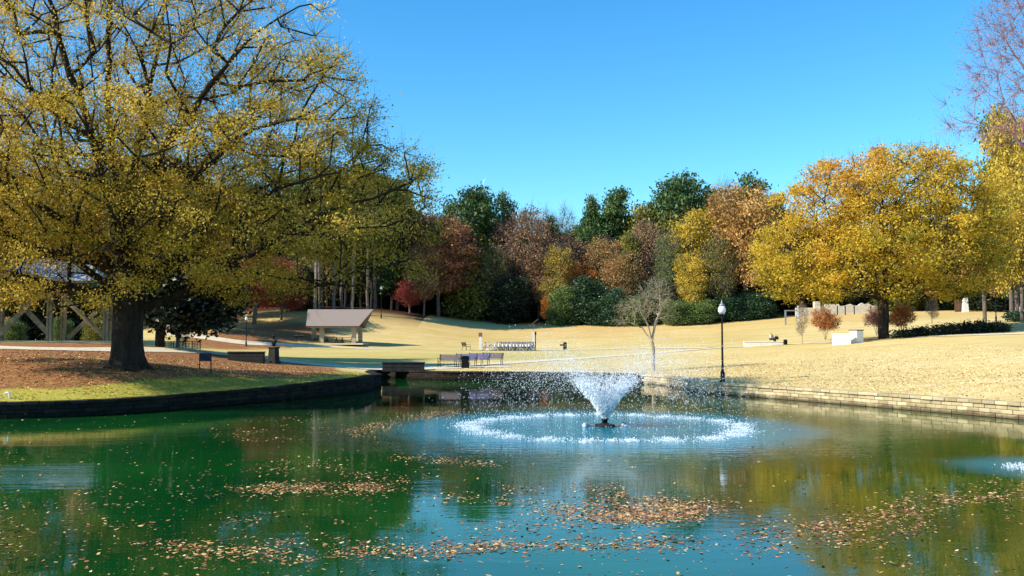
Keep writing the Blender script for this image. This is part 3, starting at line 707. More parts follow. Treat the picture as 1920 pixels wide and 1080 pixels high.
blob(-160, 300, 0, 5, 7, 5, 1); blob(90, 560, -5, 2.0, 1.6, 0.7, 1.2); blob(0, 560, -3, 2.4, 2, .9, 1.2); blob(600, 500, 0, 4.4, 5, 1.0, 1.2); blob(460, 530, 1, 2.0, 3, .8, 1.0); blob(730, 490, 0, 2.0, 3, .8, 1)
tg = sample_blobs(bl, 1350, rg, 0.3); tg = tg[tg[:, 2] > 2.2]
def oakd(p):
    h = p[:, 2]; base = np.where(h < 9.0, 1.25, np.where(h < 12, 0.95, 0.72)); c = vnoise(p, 0.75, 3)
    return base * (0.06 + 2.6 * np.clip(c - 0.30, 0, 1)) * np.where((p[:, 0] > 7.5) & (h < 8.5), 0.7, 1) + np.where((p[:, 0] > 5) & (h > 8.5), .22, 0)
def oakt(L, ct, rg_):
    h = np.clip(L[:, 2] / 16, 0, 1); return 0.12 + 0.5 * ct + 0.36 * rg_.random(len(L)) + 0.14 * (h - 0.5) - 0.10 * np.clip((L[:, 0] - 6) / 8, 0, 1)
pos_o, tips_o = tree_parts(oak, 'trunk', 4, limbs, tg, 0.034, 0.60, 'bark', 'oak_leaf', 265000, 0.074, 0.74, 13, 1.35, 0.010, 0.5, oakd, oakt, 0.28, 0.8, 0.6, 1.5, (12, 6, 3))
# flared foot of the trunk, a part of its own
fl = MB(); vs = []; nR = 28; prof = [(1.16, -0.25), (1.05, 0.02), (0.86, 0.22), (0.735, 0.55), (0.672, 1.1), (0.655, 2.0), (0.66, 3.0), (0.70, 3.9), (0.66, 4.5)]
for k, (r_, z_) in enumerate(prof):
    for j in range(nR):
        a = 2 * math.pi * j / nR; f = 1 + (0.16 * math.sin(5 * a + 0.6) + 0.08 * math.sin(9 * a + 2)) * max(0, 1 - z_ / 0.9) + 0.035 * math.sin(7 * a + z_ * .6) + 0.02 * math.sin(13 * a - z_)
        vs.append((r_ * f * math.cos(a), r_ * f * math.sin(a), z_))
fs = []
for k in range(len(prof) - 1):
    for j in range(nR): j2 = (j + 1) % nR; fs.append((k * nR + j, k * nR + j2, (k + 1) * nR + j2, (k + 1) * nR + j))
fs.append(tuple((len(prof) - 1) * nR + j for j in range(nR)))
vs = [(x * .93, y * .93, z) for x, y, z in vs]; fl.add(vs, fs); fl.build('root_flare', 'bark', oak, True)
reg(oak)
o2 = copy_tree(oak, (*X(-290, 70), gz(*X(-290, 70)) - 0.1), 2.3, (1.0, 1.0, 1.0)); o2.name = 'oak_tree'
tag(o2, 'yellow oak mostly outside the left edge, branches reaching into view', 'tree')

# ---- generic tree prototypes for the woods and the park (built near where they stand, copied in loops)
def proto(kind, seed, H=1.0):
    """unit-ish prototype: 20 m tall; returns an Empty with parts at its real first location later"""
    rg = np.random.default_rng(seed); r = empty('tree', (0, 0, 0))
    if kind == 'round':
        b = [(0, 0, 11.5, 6.2, 6.2, 7.0, 1), (2.6, 0.5, 8, 4, 4, 3.6, 1), (-2.8, -.5, 8.6, 4, 4, 4.2, 1), (0.4, 1, 15.5, 3.6, 3.6, 4, 1)]
        b = [(x + rg.normal(0, .8), y + rg.normal(0, .8), z + rg.normal(0, .5), a * .88, c * .88, d * .9, w) for x, y, z, a, c, d, w in b]
        for k in range(9):
            a = rg.uniform(0, 6.28); z = rg.uniform(5, 17); q = 5.2 * math.sqrt(max(0.1, 1 - ((z - 11) / 8) ** 2)); b.append((q * math.cos(a), q * math.sin(a), z, 1.9, 1.9, 1.6, 1.2))
        t = sample_blobs(b, 250, rg, 0.2)
        tree_parts(r, 'trunk', seed, [[(0, 0, 0), (0.1, 0, 3), (0, 0.1, 6), (0.2, 0, 10), (0, 0, 14)]], t, 0.03, 0.34, 'bark_grey', 'tan_leaf', 17000, 0.30, 1.25, 5, 1.8, 0.022, 0.4, lambda p: 0.12 + 1.7 * np.clip(vnoise(p, 0.6, seed + 3) - .1, 0, 1), None, 0.3, 1.3, 0.7, 1.3, (7, 4, 3))
    elif kind == 'sparse':
        b = [(0, 0, 13, 5.2, 5.2, 6.5, 1), (1.6, 0, 8, 4, 4, 3, 1), (-2, 0, 9, 3.5, 3.5, 3.5, 1)]
        t = sample_blobs(b, 260, rg, 0.15)
        tree_parts(r, 'trunk', seed, [[(0, 0, 0), (0.1, 0, 4), (0.3, 0.1, 8), (0.2, 0, 12), (0, 0, 16)], [(0.1, 0, 4), (-1.5, .5, 8), (-2.5, 1, 12)]], t, 0.03, 0.26, 'bark_grey', 'brown_leaf', 7500, 0.26, 1.4, 8, 2.2, 0.026, 0.4, lambda p: 0.1 + 1.6 * np.clip(vnoise(p, 0.5, seed + 3) - .2, 0, 1), None, 0.3, 1.2, 0.7, 1.3, (7, 4, 3))
    elif kind == 'bare':
        b = [(0, 0, 13, 5.0, 5.0, 7, 1), (1.6, 0, 8, 4, 4, 3, 1)]
        t = sample_blobs(b, 240, rg, 0.1)
        tree_parts(r, 'trunk', seed, [[(0, 0, 0), (0.1, 0, 4), (0.3, 0.1, 8), (0.2, 0, 12), (0, 0, 17)]], t, 0.028, 0.24, 'bark_grey', 'brown_leaf', 0, 0.2, 1.4, 10, 2.6, 0.024, 0.4, None, None, 0.3, 1.2, 0.7, 1.3, (7, 4, 3))
    elif kind == 'pine':
        b = []
        zz = 9.0
        for k in range(11):
            s = 1 - abs(k - 5) / 8; a = rg.uniform(0, 6.28); rr = rg.uniform(0.8, 2.6) * s
            b.append((rr * math.cos(a), rr * math.sin(a), 10.0 + k * 0.88, 1.9 * s + .5, 1.9 * s + .5, 0.85, 1))
        t = sample_blobs(b, 150, rg, 0.1)
        tree_parts(r, 'trunk', seed, [[(0, 0, 0), (0.1, 0, 5), (0.05, 0, 10), (0.2, 0.1, 15), (0.1, 0, 19)]], t, 0.03, 0.27, 'bark_pale', 'pine_leaf', 9500, 0.30, 1.25, 3, 1.2, 0.02, 0.6, None, None, 0.15, 1.2, 0.5, 1.9, (8, 4, 3))
    elif kind == 'pine_full':
        b = [(rg.normal(0, 1.5), rg.normal(0, 1.5), z, 3.4 * (1 - (z - 5) / 26), 3.4 * (1 - (z - 5) / 26), 1.5, 1) for z in np.linspace(4.5, 18.4, 11)]
        t = sample_blobs(b, 220, rg, 0.2)
        tree_parts(r, 'trunk', seed, [[(0, 0, 0), (0.1, 0, 5), (0.05, 0, 10), (0.2, 0.1, 15), (0.1, 0, 19)]], t, 0.03, 0.30, 'bark_grey', 'pine_leaf', 16000, 0.32, 1.5, 3, 1.4, 0.02, 0.6, lambda p: 0.3 + 1.4 * vnoise(p, 0.6, seed + 3), None, 0.15, 1.2, 0.6, 1.8, (7, 4, 3))
    elif kind == 'holly':
        b = [(0, 0, 8, 5.2, 5.2, 8.2, 1), (3, 0, 5, 3.4, 3.4, 5, 1), (-3, 1, 4.6, 3.6, 3.6, 4.8, 1), (0, -2, 12, 3, 3, 6, 1)]
        for k in range(10):
            a = rg.uniform(0, 6.28); z = rg.uniform(1.5, 17); q = 5.0 * math.sqrt(max(0.08, 1 - ((z - 7) / 11) ** 2)); b.append((q * math.cos(a), q * math.sin(a), z, 2.0, 2.0, 2.4, 1.2))
        t = sample_blobs(b, 260, rg, 0.3); t = t[t[:, 2] > 0.6]
        tree_parts(r, 'trunk', seed, [[(0, 0, 0), (0.1, 0, 3), (0, 0, 8), (0.1, 0, 14)]], t, 0.03, 0.28, 'bark', 'holly_leaf', 17000, 0.44, 1.9, 2, 1.4, 0.03, 0.5, lambda p: 0.35 + 1.3 * vnoise(p, 0.6, seed + 3), None, 0.3, 1.5, 0.8, 1.4, (6, 4, 3))
    elif kind == 'shrub':
        # several stems from the foot
        lb = [[(0, 0, 0), (0.1, 0, 2.5), (0.2, 0, 6), (0.4, 0, 12)]]
        for k in range(7):
            a = k * 0.9; lb.append([(0, 0, 0), (1.2 * math.cos(a), 1.2 * math.sin(a), 4), (3.2 * math.cos(a), 3.2 * math.sin(a), 10)])
        t = sample_blobs([(0, 0, 11, 5.5, 5.5, 5, 1)] + [(6 * math.cos(k * .9), 6 * math.sin(k * .9), rg.uniform(10, 16), 2.6, 2.6, 3.6, 1) for k in range(7)] + [(1, 0, 16, 3, 3, 3.5, 1)], 150, rg, 0.1)
        tree_parts(r, 'trunk', seed, lb, t, 0.05, 0.25, 'bark_pale', 'orange_leaf', 3600, 0.62, 2.0, 7, 3.4, 0.07, 0.4, None, None, 0.1, 1.5, 0.9, 1.4, (5, 4, 3))
    reg(r); return r
PROTO = {}
def getproto(kind, var):
    k = (kind, var)
    if k not in PROTO: PROTO[k] = [proto(kind, {'round': 100, 'sparse': 200, 'bare': 300, 'pine': 400, 'pine_full': 500, 'holly': 600, 'shrub': 700}[kind] + var), False]
    return PROTO[k]
def place(kind, var, px, D, topy, wpx, leaf, label, cat='tree', name=None, group=None, bark=None, rz=None, base=None):
    """tree seen at px, distance D, its top at row topy, crown wpx pixels wide"""
    pr = getproto(kind, var); p = at(px, D, -0.15)
    if base is not None: p[2] = P(px, base, D)[2]
    top = P(px, topy, D)[2]; hz = (top - p[2]) / 20.0 * {'round': 1.02, 'sparse': 1.0, 'bare': 0.98, 'pine': 1.0, 'pine_full': 1.02, 'holly': 1.06, 'shrub': 1.0}[kind]
    natural = {'round': 14.0, 'sparse': 12.5, 'bare': 12.0, 'pine': 8.0, 'pine_full': 9.5, 'holly': 14.0, 'shrub': 16.0}[kind]
    sw = (wpx / F * D) / natural * (1.22 if D > 130 and kind in ('round', 'sparse', 'pine_full', 'holly') else 1.0)
    mats = {'foliage': leaf}
    if bark: mats['trunk'] = bark
    if rz is None: rz = (px * 0.37) % 6.28
    if not pr[1]:
        pr[1] = True; r = pr[0]; r.location = [float(c) for c in p]; r.rotation_euler = (0, 0, rz)
        for c in KIDS[r.name]:
            b = c.name.split('.')[0]
            if b in mats: c.material_slots[0].link = 'OBJECT'; c.material_slots[0].material = M[mats[b]]
        key = r.name; ks = KIDS[key]
        if name: r.name = name
        KIDS[r.name] = ks
    else: r = copy_tree(pr[0], p, rz, None, mats, name)
    r.scale = (sw, sw, hz); r['group'] = ''
    del r['group']
    tag(r, label, cat, group)
    return r

WG = 'trees of the wood behind the far lawn'
# front rank, left to right; every line is a tree one can point to
front = [
 ('round', 0, 478, 140, 470, 140, 'red_leaf', 'deep red maple at the wood edge, left of the picnic shelter', 'maple_tree'),
 ('round', 1, 528, 146, 500, 84, 'red_leaf', 'smaller deep red maple right beside the bigger red one', 'maple_tree'),
 ('round', 1, 428, 150, 455, 100, 'russet_leaf', 'russet maple half hidden behind the dark magnolia crown', 'maple_tree'),
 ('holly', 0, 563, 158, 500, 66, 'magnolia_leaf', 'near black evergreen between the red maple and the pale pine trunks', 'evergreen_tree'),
 ('pine', 0, 592, 150, 300, 88, 'olive_leaf', 'tall pine with pale trunk, leftmost above the shelter roof', 'pine_tree'),
 ('pine', 1, 599, 154, 330, 60, 'pine_leaf', 'thinner pine close behind the leftmost pale pine trunk', 'pine_tree'),
 ('pine', 1, 626, 151, 315, 90, 'olive_leaf', 'tall pale trunked pine over the middle of the shelter roof', 'pine_tree'),
 ('pine', 0, 661, 152, 300, 90, 'olive_leaf', 'pale trunked pine over the right part of the shelter roof', 'pine_tree'),
 ('pine', 2, 641, 162, 330, 84, 'pine_leaf', 'shaded pine trunk between the two right hand pale pines', 'pine_tree'),
 ('pine', 2, 690, 160, 310, 84, 'pine_leaf', 'grey pine trunk just right of the shelter roof peak', 'pine_tree'),
 ('pine', 0, 703, 164, 320, 84, 'olive_leaf', 'pine in the shade left of the bright red tree', 'pine_tree'),
 ('round', 1, 768, 164, 520, 66, 'red_leaf', 'small bright red maple right of the pine trunks', 'maple_tree'),
 ('round', 0, 822, 168, 395, 130, 'russet_leaf', 'tall russet brown maple beside the bright red maple', 'maple_tree'),
 ('pine_full', 0, 745, 172, 370, 100, 'pine_leaf', 'dark pine standing behind the bright red maple', 'pine_tree'),
 ('pine_full', 0, 872, 176, 362, 90, 'pine_leaf', 'dark pine left of the twin pine tops', 'pine_tree'),
 ('pine_full', 1, 912, 176, 355, 80, 'pine_leaf', 'dark pine with the highest top left of the sky dip', 'pine_tree'),
 ('holly', 1, 880, 172, 440, 110, 'olive_leaf', 'olive evergreen with deep shade below, left of the pink brown tree', 'evergreen_tree'),
 ('pine_full', 1, 948, 178, 366, 50, 'pine_leaf', 'slim dark pine behind the pink brown tree', 'pine_tree'),
 ('sparse', 0, 985, 172, 384, 110, 'brown_leaf', 'pinkish brown thin leaved tree left of the sky dip', 'autumn_tree'),
 ('pine', 1, 1034, 182, 405, 36, 'pine_leaf', 'small pine top in the dip of the tree line', 'pine_tree'),
 ('bare', 0, 1062, 186, 388, 70, 'brown_leaf', 'leafless pale tree in the dip of the tree line', 'bare_tree'),
 ('bare', 0, 1028, 188, 392, 60, 'brown_leaf', 'leafless pale tree beside the small pine top', 'bare_tree'),
 ('round', 1, 1060, 174, 436, 110, 'brown_leaf', 'low brown orange tree under the leafless ones', 'autumn_tree'),
 ('round', 0, 1078, 171, 486, 84, 'orange_leaf', 'bright orange low crown in front of the brown trees', 'autumn_tree'),
 ('pine', 0, 1103, 178, 364, 56, 'pine_leaf', 'pine with a small round top right of the sky dip', 'pine_tree'),
 ('pine', 2, 1156, 178, 350, 88, 'pine_leaf', 'pine with a wide round see-through top', 'pine_tree'),
 ('pine_full', 0, 1135, 176, 428, 86, 'pine_leaf', 'bushy pine below the round topped pines', 'pine_tree'),
 ('sparse', 1, 1130, 172, 440, 80, 'tan_leaf', 'grey twiggy tree below the bushy pine', 'autumn_tree'),
 ('pine_full', 1, 1190, 175, 388, 66, 'olive_leaf', 'yellow green pine left of the pink twiggy tree', 'pine_tree'),
 ('sparse', 0, 1214, 171, 410, 76, 'brown_leaf', 'pink twiggy tree in front of the yellow green pine', 'autumn_tree'),
 ('pine_full', 0, 1245, 180, 346, 90, 'pine_leaf', 'dark evergreen on the rising tree line', 'pine_tree'),
 ('pine_full', 1, 1302, 180, 330, 96, 'pine_leaf', 'tallest dark evergreen of the tree line', 'pine_tree'),
 ('holly', 0, 1262, 174, 384, 90, 'olive_leaf', 'tall olive green tree left of the golden tan tree', 'evergreen_tree'),
 ('round', 1, 1318, 168, 384, 112, 'gold_leaf', 'golden tan tree with a yellow green left side', 'autumn_tree'),
 ('bare', 0, 1362, 180, 340, 80, 'pink_leaf', 'leafless purplish tree behind the big tan one', 'bare_tree'),
 ('round', 0, 1398, 164, 335, 128, 'tan_leaf', 'big tan brown tree left of the great yellow tree', 'autumn_tree'),
 ('pine_full', 0, 1428, 182, 332, 80, 'pine_leaf', 'dark pine showing over the big tan tree', 'pine_tree'),
 ('pine', 2, 1460, 184, 362, 60, 'pine_leaf', 'dark pine between the tan tree and the yellow tree', 'pine_tree'),
 ('round', 0, 1296, 163, 470, 58, 'gold_leaf', 'low yellow green crown at the foot of the golden tan tree', 'autumn_tree'),
 ('round', 1, 1028, 166, 552, 26, 'orange_leaf', 'small orange sapling before the dark hollies', 'autumn_tree'),
 ('holly', 1, 1055, 166, 536, 56, 'green_leaf', 'light green bush behind the small orange sapling', 'evergreen_shrub'),
 ('holly', 0, 1178, 163, 556, 66, 'green_leaf', 'grey green bush behind the leaning bare tree', 'evergreen_shrub'),
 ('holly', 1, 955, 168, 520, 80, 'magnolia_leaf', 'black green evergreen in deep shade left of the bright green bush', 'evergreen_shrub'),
 ('holly', 0, 1102, 166, 520, 76, 'holly_leaf', 'dark green holly right of the light green bush', 'evergreen_shrub'),
 ('holly', 1, 1142, 164, 540, 60, 'holly_leaf', 'dark holly left of the grey green bush', 'evergreen_shrub'),
 ('holly', 0, 1225, 166, 530, 80, 'holly_leaf', 'broad dark holly right of the grey green bush', 'evergreen_shrub'),
 ('holly', 1, 1270, 160, 562, 60, 'green_leaf', 'low green holly under the golden tan tree', 'evergreen_shrub'),
 ('holly', 0, 1312, 160, 562, 62, 'green_leaf', 'low green holly left of the lamp post head', 'evergreen_shrub'),
 ('holly', 1, 1372, 162, 552, 70, 'holly_leaf', 'dark holly just right of the lamp post head', 'evergreen_shrub'),
 ('holly', 0, 1420, 162, 545, 64, 'holly_leaf', 'dark holly beside the great yellow tree', 'evergreen_shrub'),
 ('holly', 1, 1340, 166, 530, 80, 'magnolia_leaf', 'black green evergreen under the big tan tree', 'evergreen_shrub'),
 ('round', 0, 1480, 168, 470, 120, 'gold_leaf', 'olive tree behind the left edge of the great yellow tree', 'autumn_tree'),
 ('holly', 0, 1530, 166, 520, 100, 'magnolia_leaf', 'dark evergreen above the left end of the ruined wall', 'evergreen_tree'),
 ('round', 1, 1590, 166, 500, 100, 'olive_leaf', 'olive tree above the middle of the ruined wall', 'autumn_tree'),
 ('holly', 1, 1700, 160, 500, 110, 'olive_leaf', 'olive evergreen right of the great yellow tree trunk', 'evergreen_tree'),
 ('round', 0, 1755, 156, 480, 100, 'tan_leaf', 'tan bushy tree left of the brown gate', 'autumn_tree'),
 ('holly', 0, 1785, 158, 500, 50, 'holly_leaf', 'dark evergreen behind the brown gate', 'evergreen_tree'),
 ('holly', 1, 1832, 156, 520, 40, 'green_leaf', 'light green upright bush right of the white pillar', 'evergreen_shrub'),
 ('holly', 0, 1890, 150, 480, 120, 'magnolia_leaf', 'dark evergreen at the right edge behind the tan tree', 'evergreen_tree'),
 ('pine_full', 1, 1895, 122, 215, 110, 'pine_leaf', 'dark pine behind the olive crown at the right edge', 'pine_tree'),
 ('round', 1, 1905, 108, 190, 170, 'gold_leaf', 'tall olive gold tree at the right edge under the bare branches', 'autumn_tree'),
 ('round', 0, 1845, 110, 380, 150, 'tan_leaf', 'tan leaved tree with grey trunk near the right edge', 'autumn_tree'),
 ('round', 1, 60, 105, 470, 230, 'olive_leaf', 'green tree behind the left pavilion', 'autumn_tree'),
 ('holly', 0, 20, 98, 500, 150, 'magnolia_leaf', 'dark evergreen behind the crossed braces of the pavilion', 'evergreen_tree'),
 ('holly', 1, 140, 104, 520, 110, 'magnolia_leaf', 'dark evergreen behind the right posts of the pavilion', 'evergreen_tree'),
 ('round', 1, 1915, 103, 330, 130, 'gold_leaf', 'gold brown crown filling the right picture edge below the olive gold tree', 'autumn_tree'),
 ('sparse', 1, 868, 170, 430, 70, 'russet_leaf', 'thin russet tree between the russet maple and the olive evergreen', 'autumn_tree'),
 ('round', 0, 1010, 171, 470, 70, 'brown_leaf', 'low pink brown crown left of the bright orange one', 'autumn_tree'),
 ('sparse', 0, 1165, 168, 470, 80, 'tan_leaf', 'thin grey tan tree above the hollies, left of the pink twiggy tree', 'autumn_tree'),
 ('pine_full', 0, 1215, 182, 372, 70, 'pine_leaf', 'dark pine between the round topped pines and the rising evergreens', 'pine_tree'),
 ('pine_full', 1, 1075, 184, 425, 60, 'olive_leaf', 'olive pine low in the sky dip', 'pine_tree'),
 ('pine', 1, 1330, 184, 352, 60, 'pine_leaf', 'round topped pine between the tallest evergreen and the tan tree', 'pine_tree'),
 ('pine_full', 1, 835, 180, 378, 60, 'pine_leaf', 'dark pine at the right end of the oak branches', 'pine_tree'),
 ('round', 1, 300, 75, 320, 180, 'olive_leaf', 'olive tree whose trunk stands just behind the magnolia trunk', 'autumn_tree'),
 ('pine_full', 0, 258, 72, 300, 150, 'pine_leaf', 'dark evergreen hidden behind the great oak crown, just right of its trunk', 'evergreen_tree'),
 ('pine_full', 1, 335, 79, 330, 120, 'pine_leaf', 'dark evergreen behind the magnolia, top hidden by the oak crown', 'evergreen_tree'),
 ('sparse', 0, 925, 169, 455, 60, 'olive_leaf', 'thin olive tree between the dark pines and the pinkish brown tree', 'autumn_tree'),
 ('sparse', 1, 1045, 168, 455, 60, 'gold_leaf', 'thin golden tree under the sky dip', 'autumn_tree'),
 ('pine_full', 1, 1185, 170, 440, 50, 'olive_leaf', 'small olive conifer above the grey green bush', 'evergreen_tree'),
 ('sparse', 1, 1258, 167, 430, 60, 'green_leaf', 'thin green tree in front of the olive green one', 'autumn_tree'),
 ('sparse', 0, 1352, 163, 430, 70, 'olive_leaf', 'thin olive tree between the golden tan and the big tan tree', 'autumn_tree'),
 ('sparse', 1, 795, 163, 450, 70, 'tan_leaf', 'thin tan tree between the bright red and the russet maple', 'autumn_tree'),
 ('round', 0, 200, 140, 440, 200, 'brown_leaf', 'brown tree far behind the great oak trunk', 'autumn_tree'),
 ('round', 1, 345, 126, 440, 150, 'russet_leaf', 'russet tree behind the crown of the dark magnolia', 'maple_tree'),
 ('round', 0, 265, 132, 420, 140, 'brown_leaf', 'brown tree just behind the great oak trunk, right side', 'autumn_tree'),
 ('holly', 0, 620, 176, 440, 150, 'olive_leaf', 'dark olive undergrowth left of centre behind the pale pines', 'evergreen_tree'),
 ('holly', 1, 690, 178, 440, 140, 'magnolia_leaf', 'black undergrowth right of centre behind the pale pines', 'evergreen_tree'),
 ('sparse', 0, 640, 172, 470, 120, 'brown_leaf', 'brown twiggy tree among the shaded pine trunks', 'autumn_tree'),
]
for kind, var, px, D, ty, wd, leaf, lab, nm in front:
    place(kind, var, px, D, ty, wd, leaf, lab, 'shrub' if 'shrub' in nm else 'tree', nm, 'evergreen shrubs along the wood edge' if 'shrub' in nm else WG, 'bark_grey' if (kind == 'pine' and ('shade' in lab or 'grey pine' in lab or 'thinner' in lab)) else None)  # pines standing in shade get darker bark: shade put into the colour
# back ranks that close the wood
rr = random.Random(8)
back_lab = {'pine_leaf': ('pine_tree', 'dark pine filling the wood behind the front trees'), 'olive_leaf': ('evergreen_tree', 'olive green tree filling the wood behind the front trees'),
            'brown_leaf': ('autumn_tree', 'brown tree filling the wood behind the front trees'), 'magnolia_leaf': ('evergreen_tree', 'black green tree low in the shade of the wood')}
def ytop(px): return float(np.interp(px, [-100, 400, 700, 830, 900, 960, 1000, 1080, 1120, 1250, 1300, 1420, 1480, 1600, 2000], [330, 330, 345, 400, 400, 400, 440, 450, 420, 385, 370, 375, 410, 430, 400]))
for px in range(-60, 2000, 34):
    D = rr.uniform(186, 200); lf = rr.choice(['pine_leaf', 'olive_leaf', 'brown_leaf', 'pine_leaf']); q = px + rr.uniform(-10, 10)
    place(rr.choice(['pine_full', 'holly', 'round']), rr.randint(0, 1), q, D, ytop(q) - 12 + rr.uniform(0, 30), rr.uniform(80, 110), lf, back_lab[lf][1], 'tree', back_lab[lf][0], 'trees filling the back of the wood: ' + lf.split('_')[0])
for px in range(-40, 1980, 52):
    if 575 < px < 720: continue
    q = px + rr.uniform(-12, 12)
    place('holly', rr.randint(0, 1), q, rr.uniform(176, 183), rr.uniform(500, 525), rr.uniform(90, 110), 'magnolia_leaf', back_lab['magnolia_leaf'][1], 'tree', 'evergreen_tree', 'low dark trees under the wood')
for k, px in enumerate([607, 615, 634, 648, 655, 670, 678, 684, 697, 709, 722, 735]):
    place('pine', k % 3, px, 164 + (k * 5) % 13, 330, 96, 'olive_leaf', 'slender pine trunk deep in the shade behind the pale trunks', 'tree', 'pine_tree', 'slender pines in the shade behind the shelter', 'bark')  # dark bark colour carries the wood's shade on these trunks

# ---- great yellow tree on the right
yt = empty('maple_tree', (RT[0], RT[1], RT[2] - 0.1)); tag(yt, 'great rounded yellow tree with dark trunk standing on the right lawn', 'tree')
rg = np.random.default_rng(21)
def yk(px, py, dy=0.0):
    p = P(px, py, RT[1] + dy); return (p[0] - RT[0], p[1] - RT[1], p[2] - RT[2])
yb = []
for px, py, dy, a, b_, c_, w in [(1520, 470, 0, 5.2, 6, 5.0, 1), (1590, 400, 0, 5.5, 8, 5.5, 1), (1680, 370, 0, 6, 9, 4.8, 1), (1770, 400, 0, 5, 8, 5.2, 1), (1800, 470, 0, 4.5, 6, 4.2, 1), (1660, 480, -2, 8, 8, 3.2, 1), (1480, 520, -1, 3.4, 4, 2.2, 1), (1560, 530, -3, 4, 4, 1.6, 1), (1720, 530, -4, 5, 3.5, 1.4, 1), (1570, 330, 0, 3, 4, 2, .8), (1730, 310, 0, 4, 5, 2, .8)]:
    yb.append((*yk(px, py, dy), a, b_, c_, w))
for k in range(16):
    a_ = rg.uniform(0, 6.28); e_ = rg.uniform(-.3, 1.2); yb.append((10.5 * math.cos(a_) * math.cos(e_), 8.5 * math.sin(a_) * math.cos(e_), 9.8 + 6.6 * math.sin(e_), 2.2, 2.2, 1.6, 1.0))
ytg = sample_blobs(yb, 700, rg, 0.3)
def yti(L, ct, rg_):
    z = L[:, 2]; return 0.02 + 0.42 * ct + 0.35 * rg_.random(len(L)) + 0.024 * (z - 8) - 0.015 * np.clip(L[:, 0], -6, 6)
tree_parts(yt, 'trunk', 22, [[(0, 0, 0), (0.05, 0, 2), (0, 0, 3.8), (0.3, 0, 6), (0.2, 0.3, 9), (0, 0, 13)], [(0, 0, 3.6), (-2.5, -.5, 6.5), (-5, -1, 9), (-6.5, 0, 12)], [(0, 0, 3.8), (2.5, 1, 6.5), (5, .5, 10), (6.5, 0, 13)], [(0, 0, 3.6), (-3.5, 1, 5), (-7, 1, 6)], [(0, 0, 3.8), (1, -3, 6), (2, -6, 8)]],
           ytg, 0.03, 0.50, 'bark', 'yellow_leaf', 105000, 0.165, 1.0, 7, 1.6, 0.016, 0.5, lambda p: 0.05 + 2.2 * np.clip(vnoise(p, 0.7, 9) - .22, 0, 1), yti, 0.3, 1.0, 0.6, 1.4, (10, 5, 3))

# ---- bare pinkish tree leaning in at the top right
bt_p = at(2045, 46, -0.1); bt = empty('bare_tree', bt_p); tag(bt, 'tall nearly bare tree with pinkish twigs reaching in at the top right corner', 'tree')
def bk(px, py, dy=0.0):
    p = P(px, py, bt_p[1] + dy); return (p[0] - bt_p[0], p[1] - bt_p[1], p[2] - bt_p[2])
rg = np.random.default_rng(31)
bb = [(*bk(1960, 60, 0), 3.2, 5, 4.5, 1), (*bk(1900, 190, 0), 3.0, 4, 2.0, 1), (*bk(1850, 235, 0), 2.0, 3, 1.0, .9), (*bk(2100, 100, 0), 5, 5, 7, .7), (*bk(1890, 90, 0), 1.4, 3, 2.6, 1)]
bt_t = sample_blobs(bb, 520, rg, 0.1)
tree_parts(bt, 'trunk', 33, [[(0, 0, 0), (0, 0, 3), (-.1, 0, 6), (-.2, 0, 10), bk(2030, 60), bk(2010, -120)], [(0, 0, 5), bk(1960, 320), bk(1900, 250), bk(1840, 235), bk(1775, 215)], [(-.1, 0, 7), bk(1990, 220, 1), bk(1930, 150, 1.5), bk(1880, 60, 1.5)], [(-.2, 0, 9), bk(1960, 120, -1), bk(1915, 20, -1.5), bk(1890, -60, -2)]],
           bt_t, 0.009, 0.30, 'bark_pink', 'pink_leaf', 14000, 0.06, 0.9, 14, 1.1, 0.008, 0.3, None, None, 0.3, 0.6, 0.8, 1.5, (8, 5, 3))

# ---- leaning young bare tree by the far shore
sp_p = at(1224, 62.5, -0.05); sp = empty('young_tree', sp_p); tag(sp, 'young almost bare tree with forked trunk on the far shore behind the fountain', 'tree')
def sk(px, py, dy=0.0):
    p = P(px, py, sp_p[1] + dy); return (p[0] - sp_p[0], p[1] - sp_p[1], p[2] - sp_p[2])
rg = np.random.default_rng(41)
sb = [(*sk(1232, 562, 0), 1.35, 1.2, 1.25, 1), (*sk(1198, 580, 0), 1.4, 1.1, 0.75, 1), (*sk(1170, 600, 0), 0.7, .6, 0.35, .8), (*sk(1245, 590, 0), .7, .8, .5, 1)]
st_ = sample_blobs(sb, 80, rg, 0.05)
tree_parts(sp, 'trunk', 43, [[(0, 0, 0), sk(1225, 660), sk(1222, 640), sk(1228, 610), sk(1240, 580), sk(1236, 545)], [sk(1222, 640), sk(1205, 615, .2), sk(1180, 604, .2), sk(1158, 606, .2)], [sk(1222, 640), sk(1215, 610, -.2), sk(1200, 580, -.2), sk(1190, 560, -.3)]],
           st_, 0.011, 0.12, 'bark_young', 'twig_tan', 700, 0.06, 0.5, 9, 0.8, 0.008, 0.3, None, None, 0.3, 0.3, 0.8, 1.5, (7, 5, 3), 0.05)

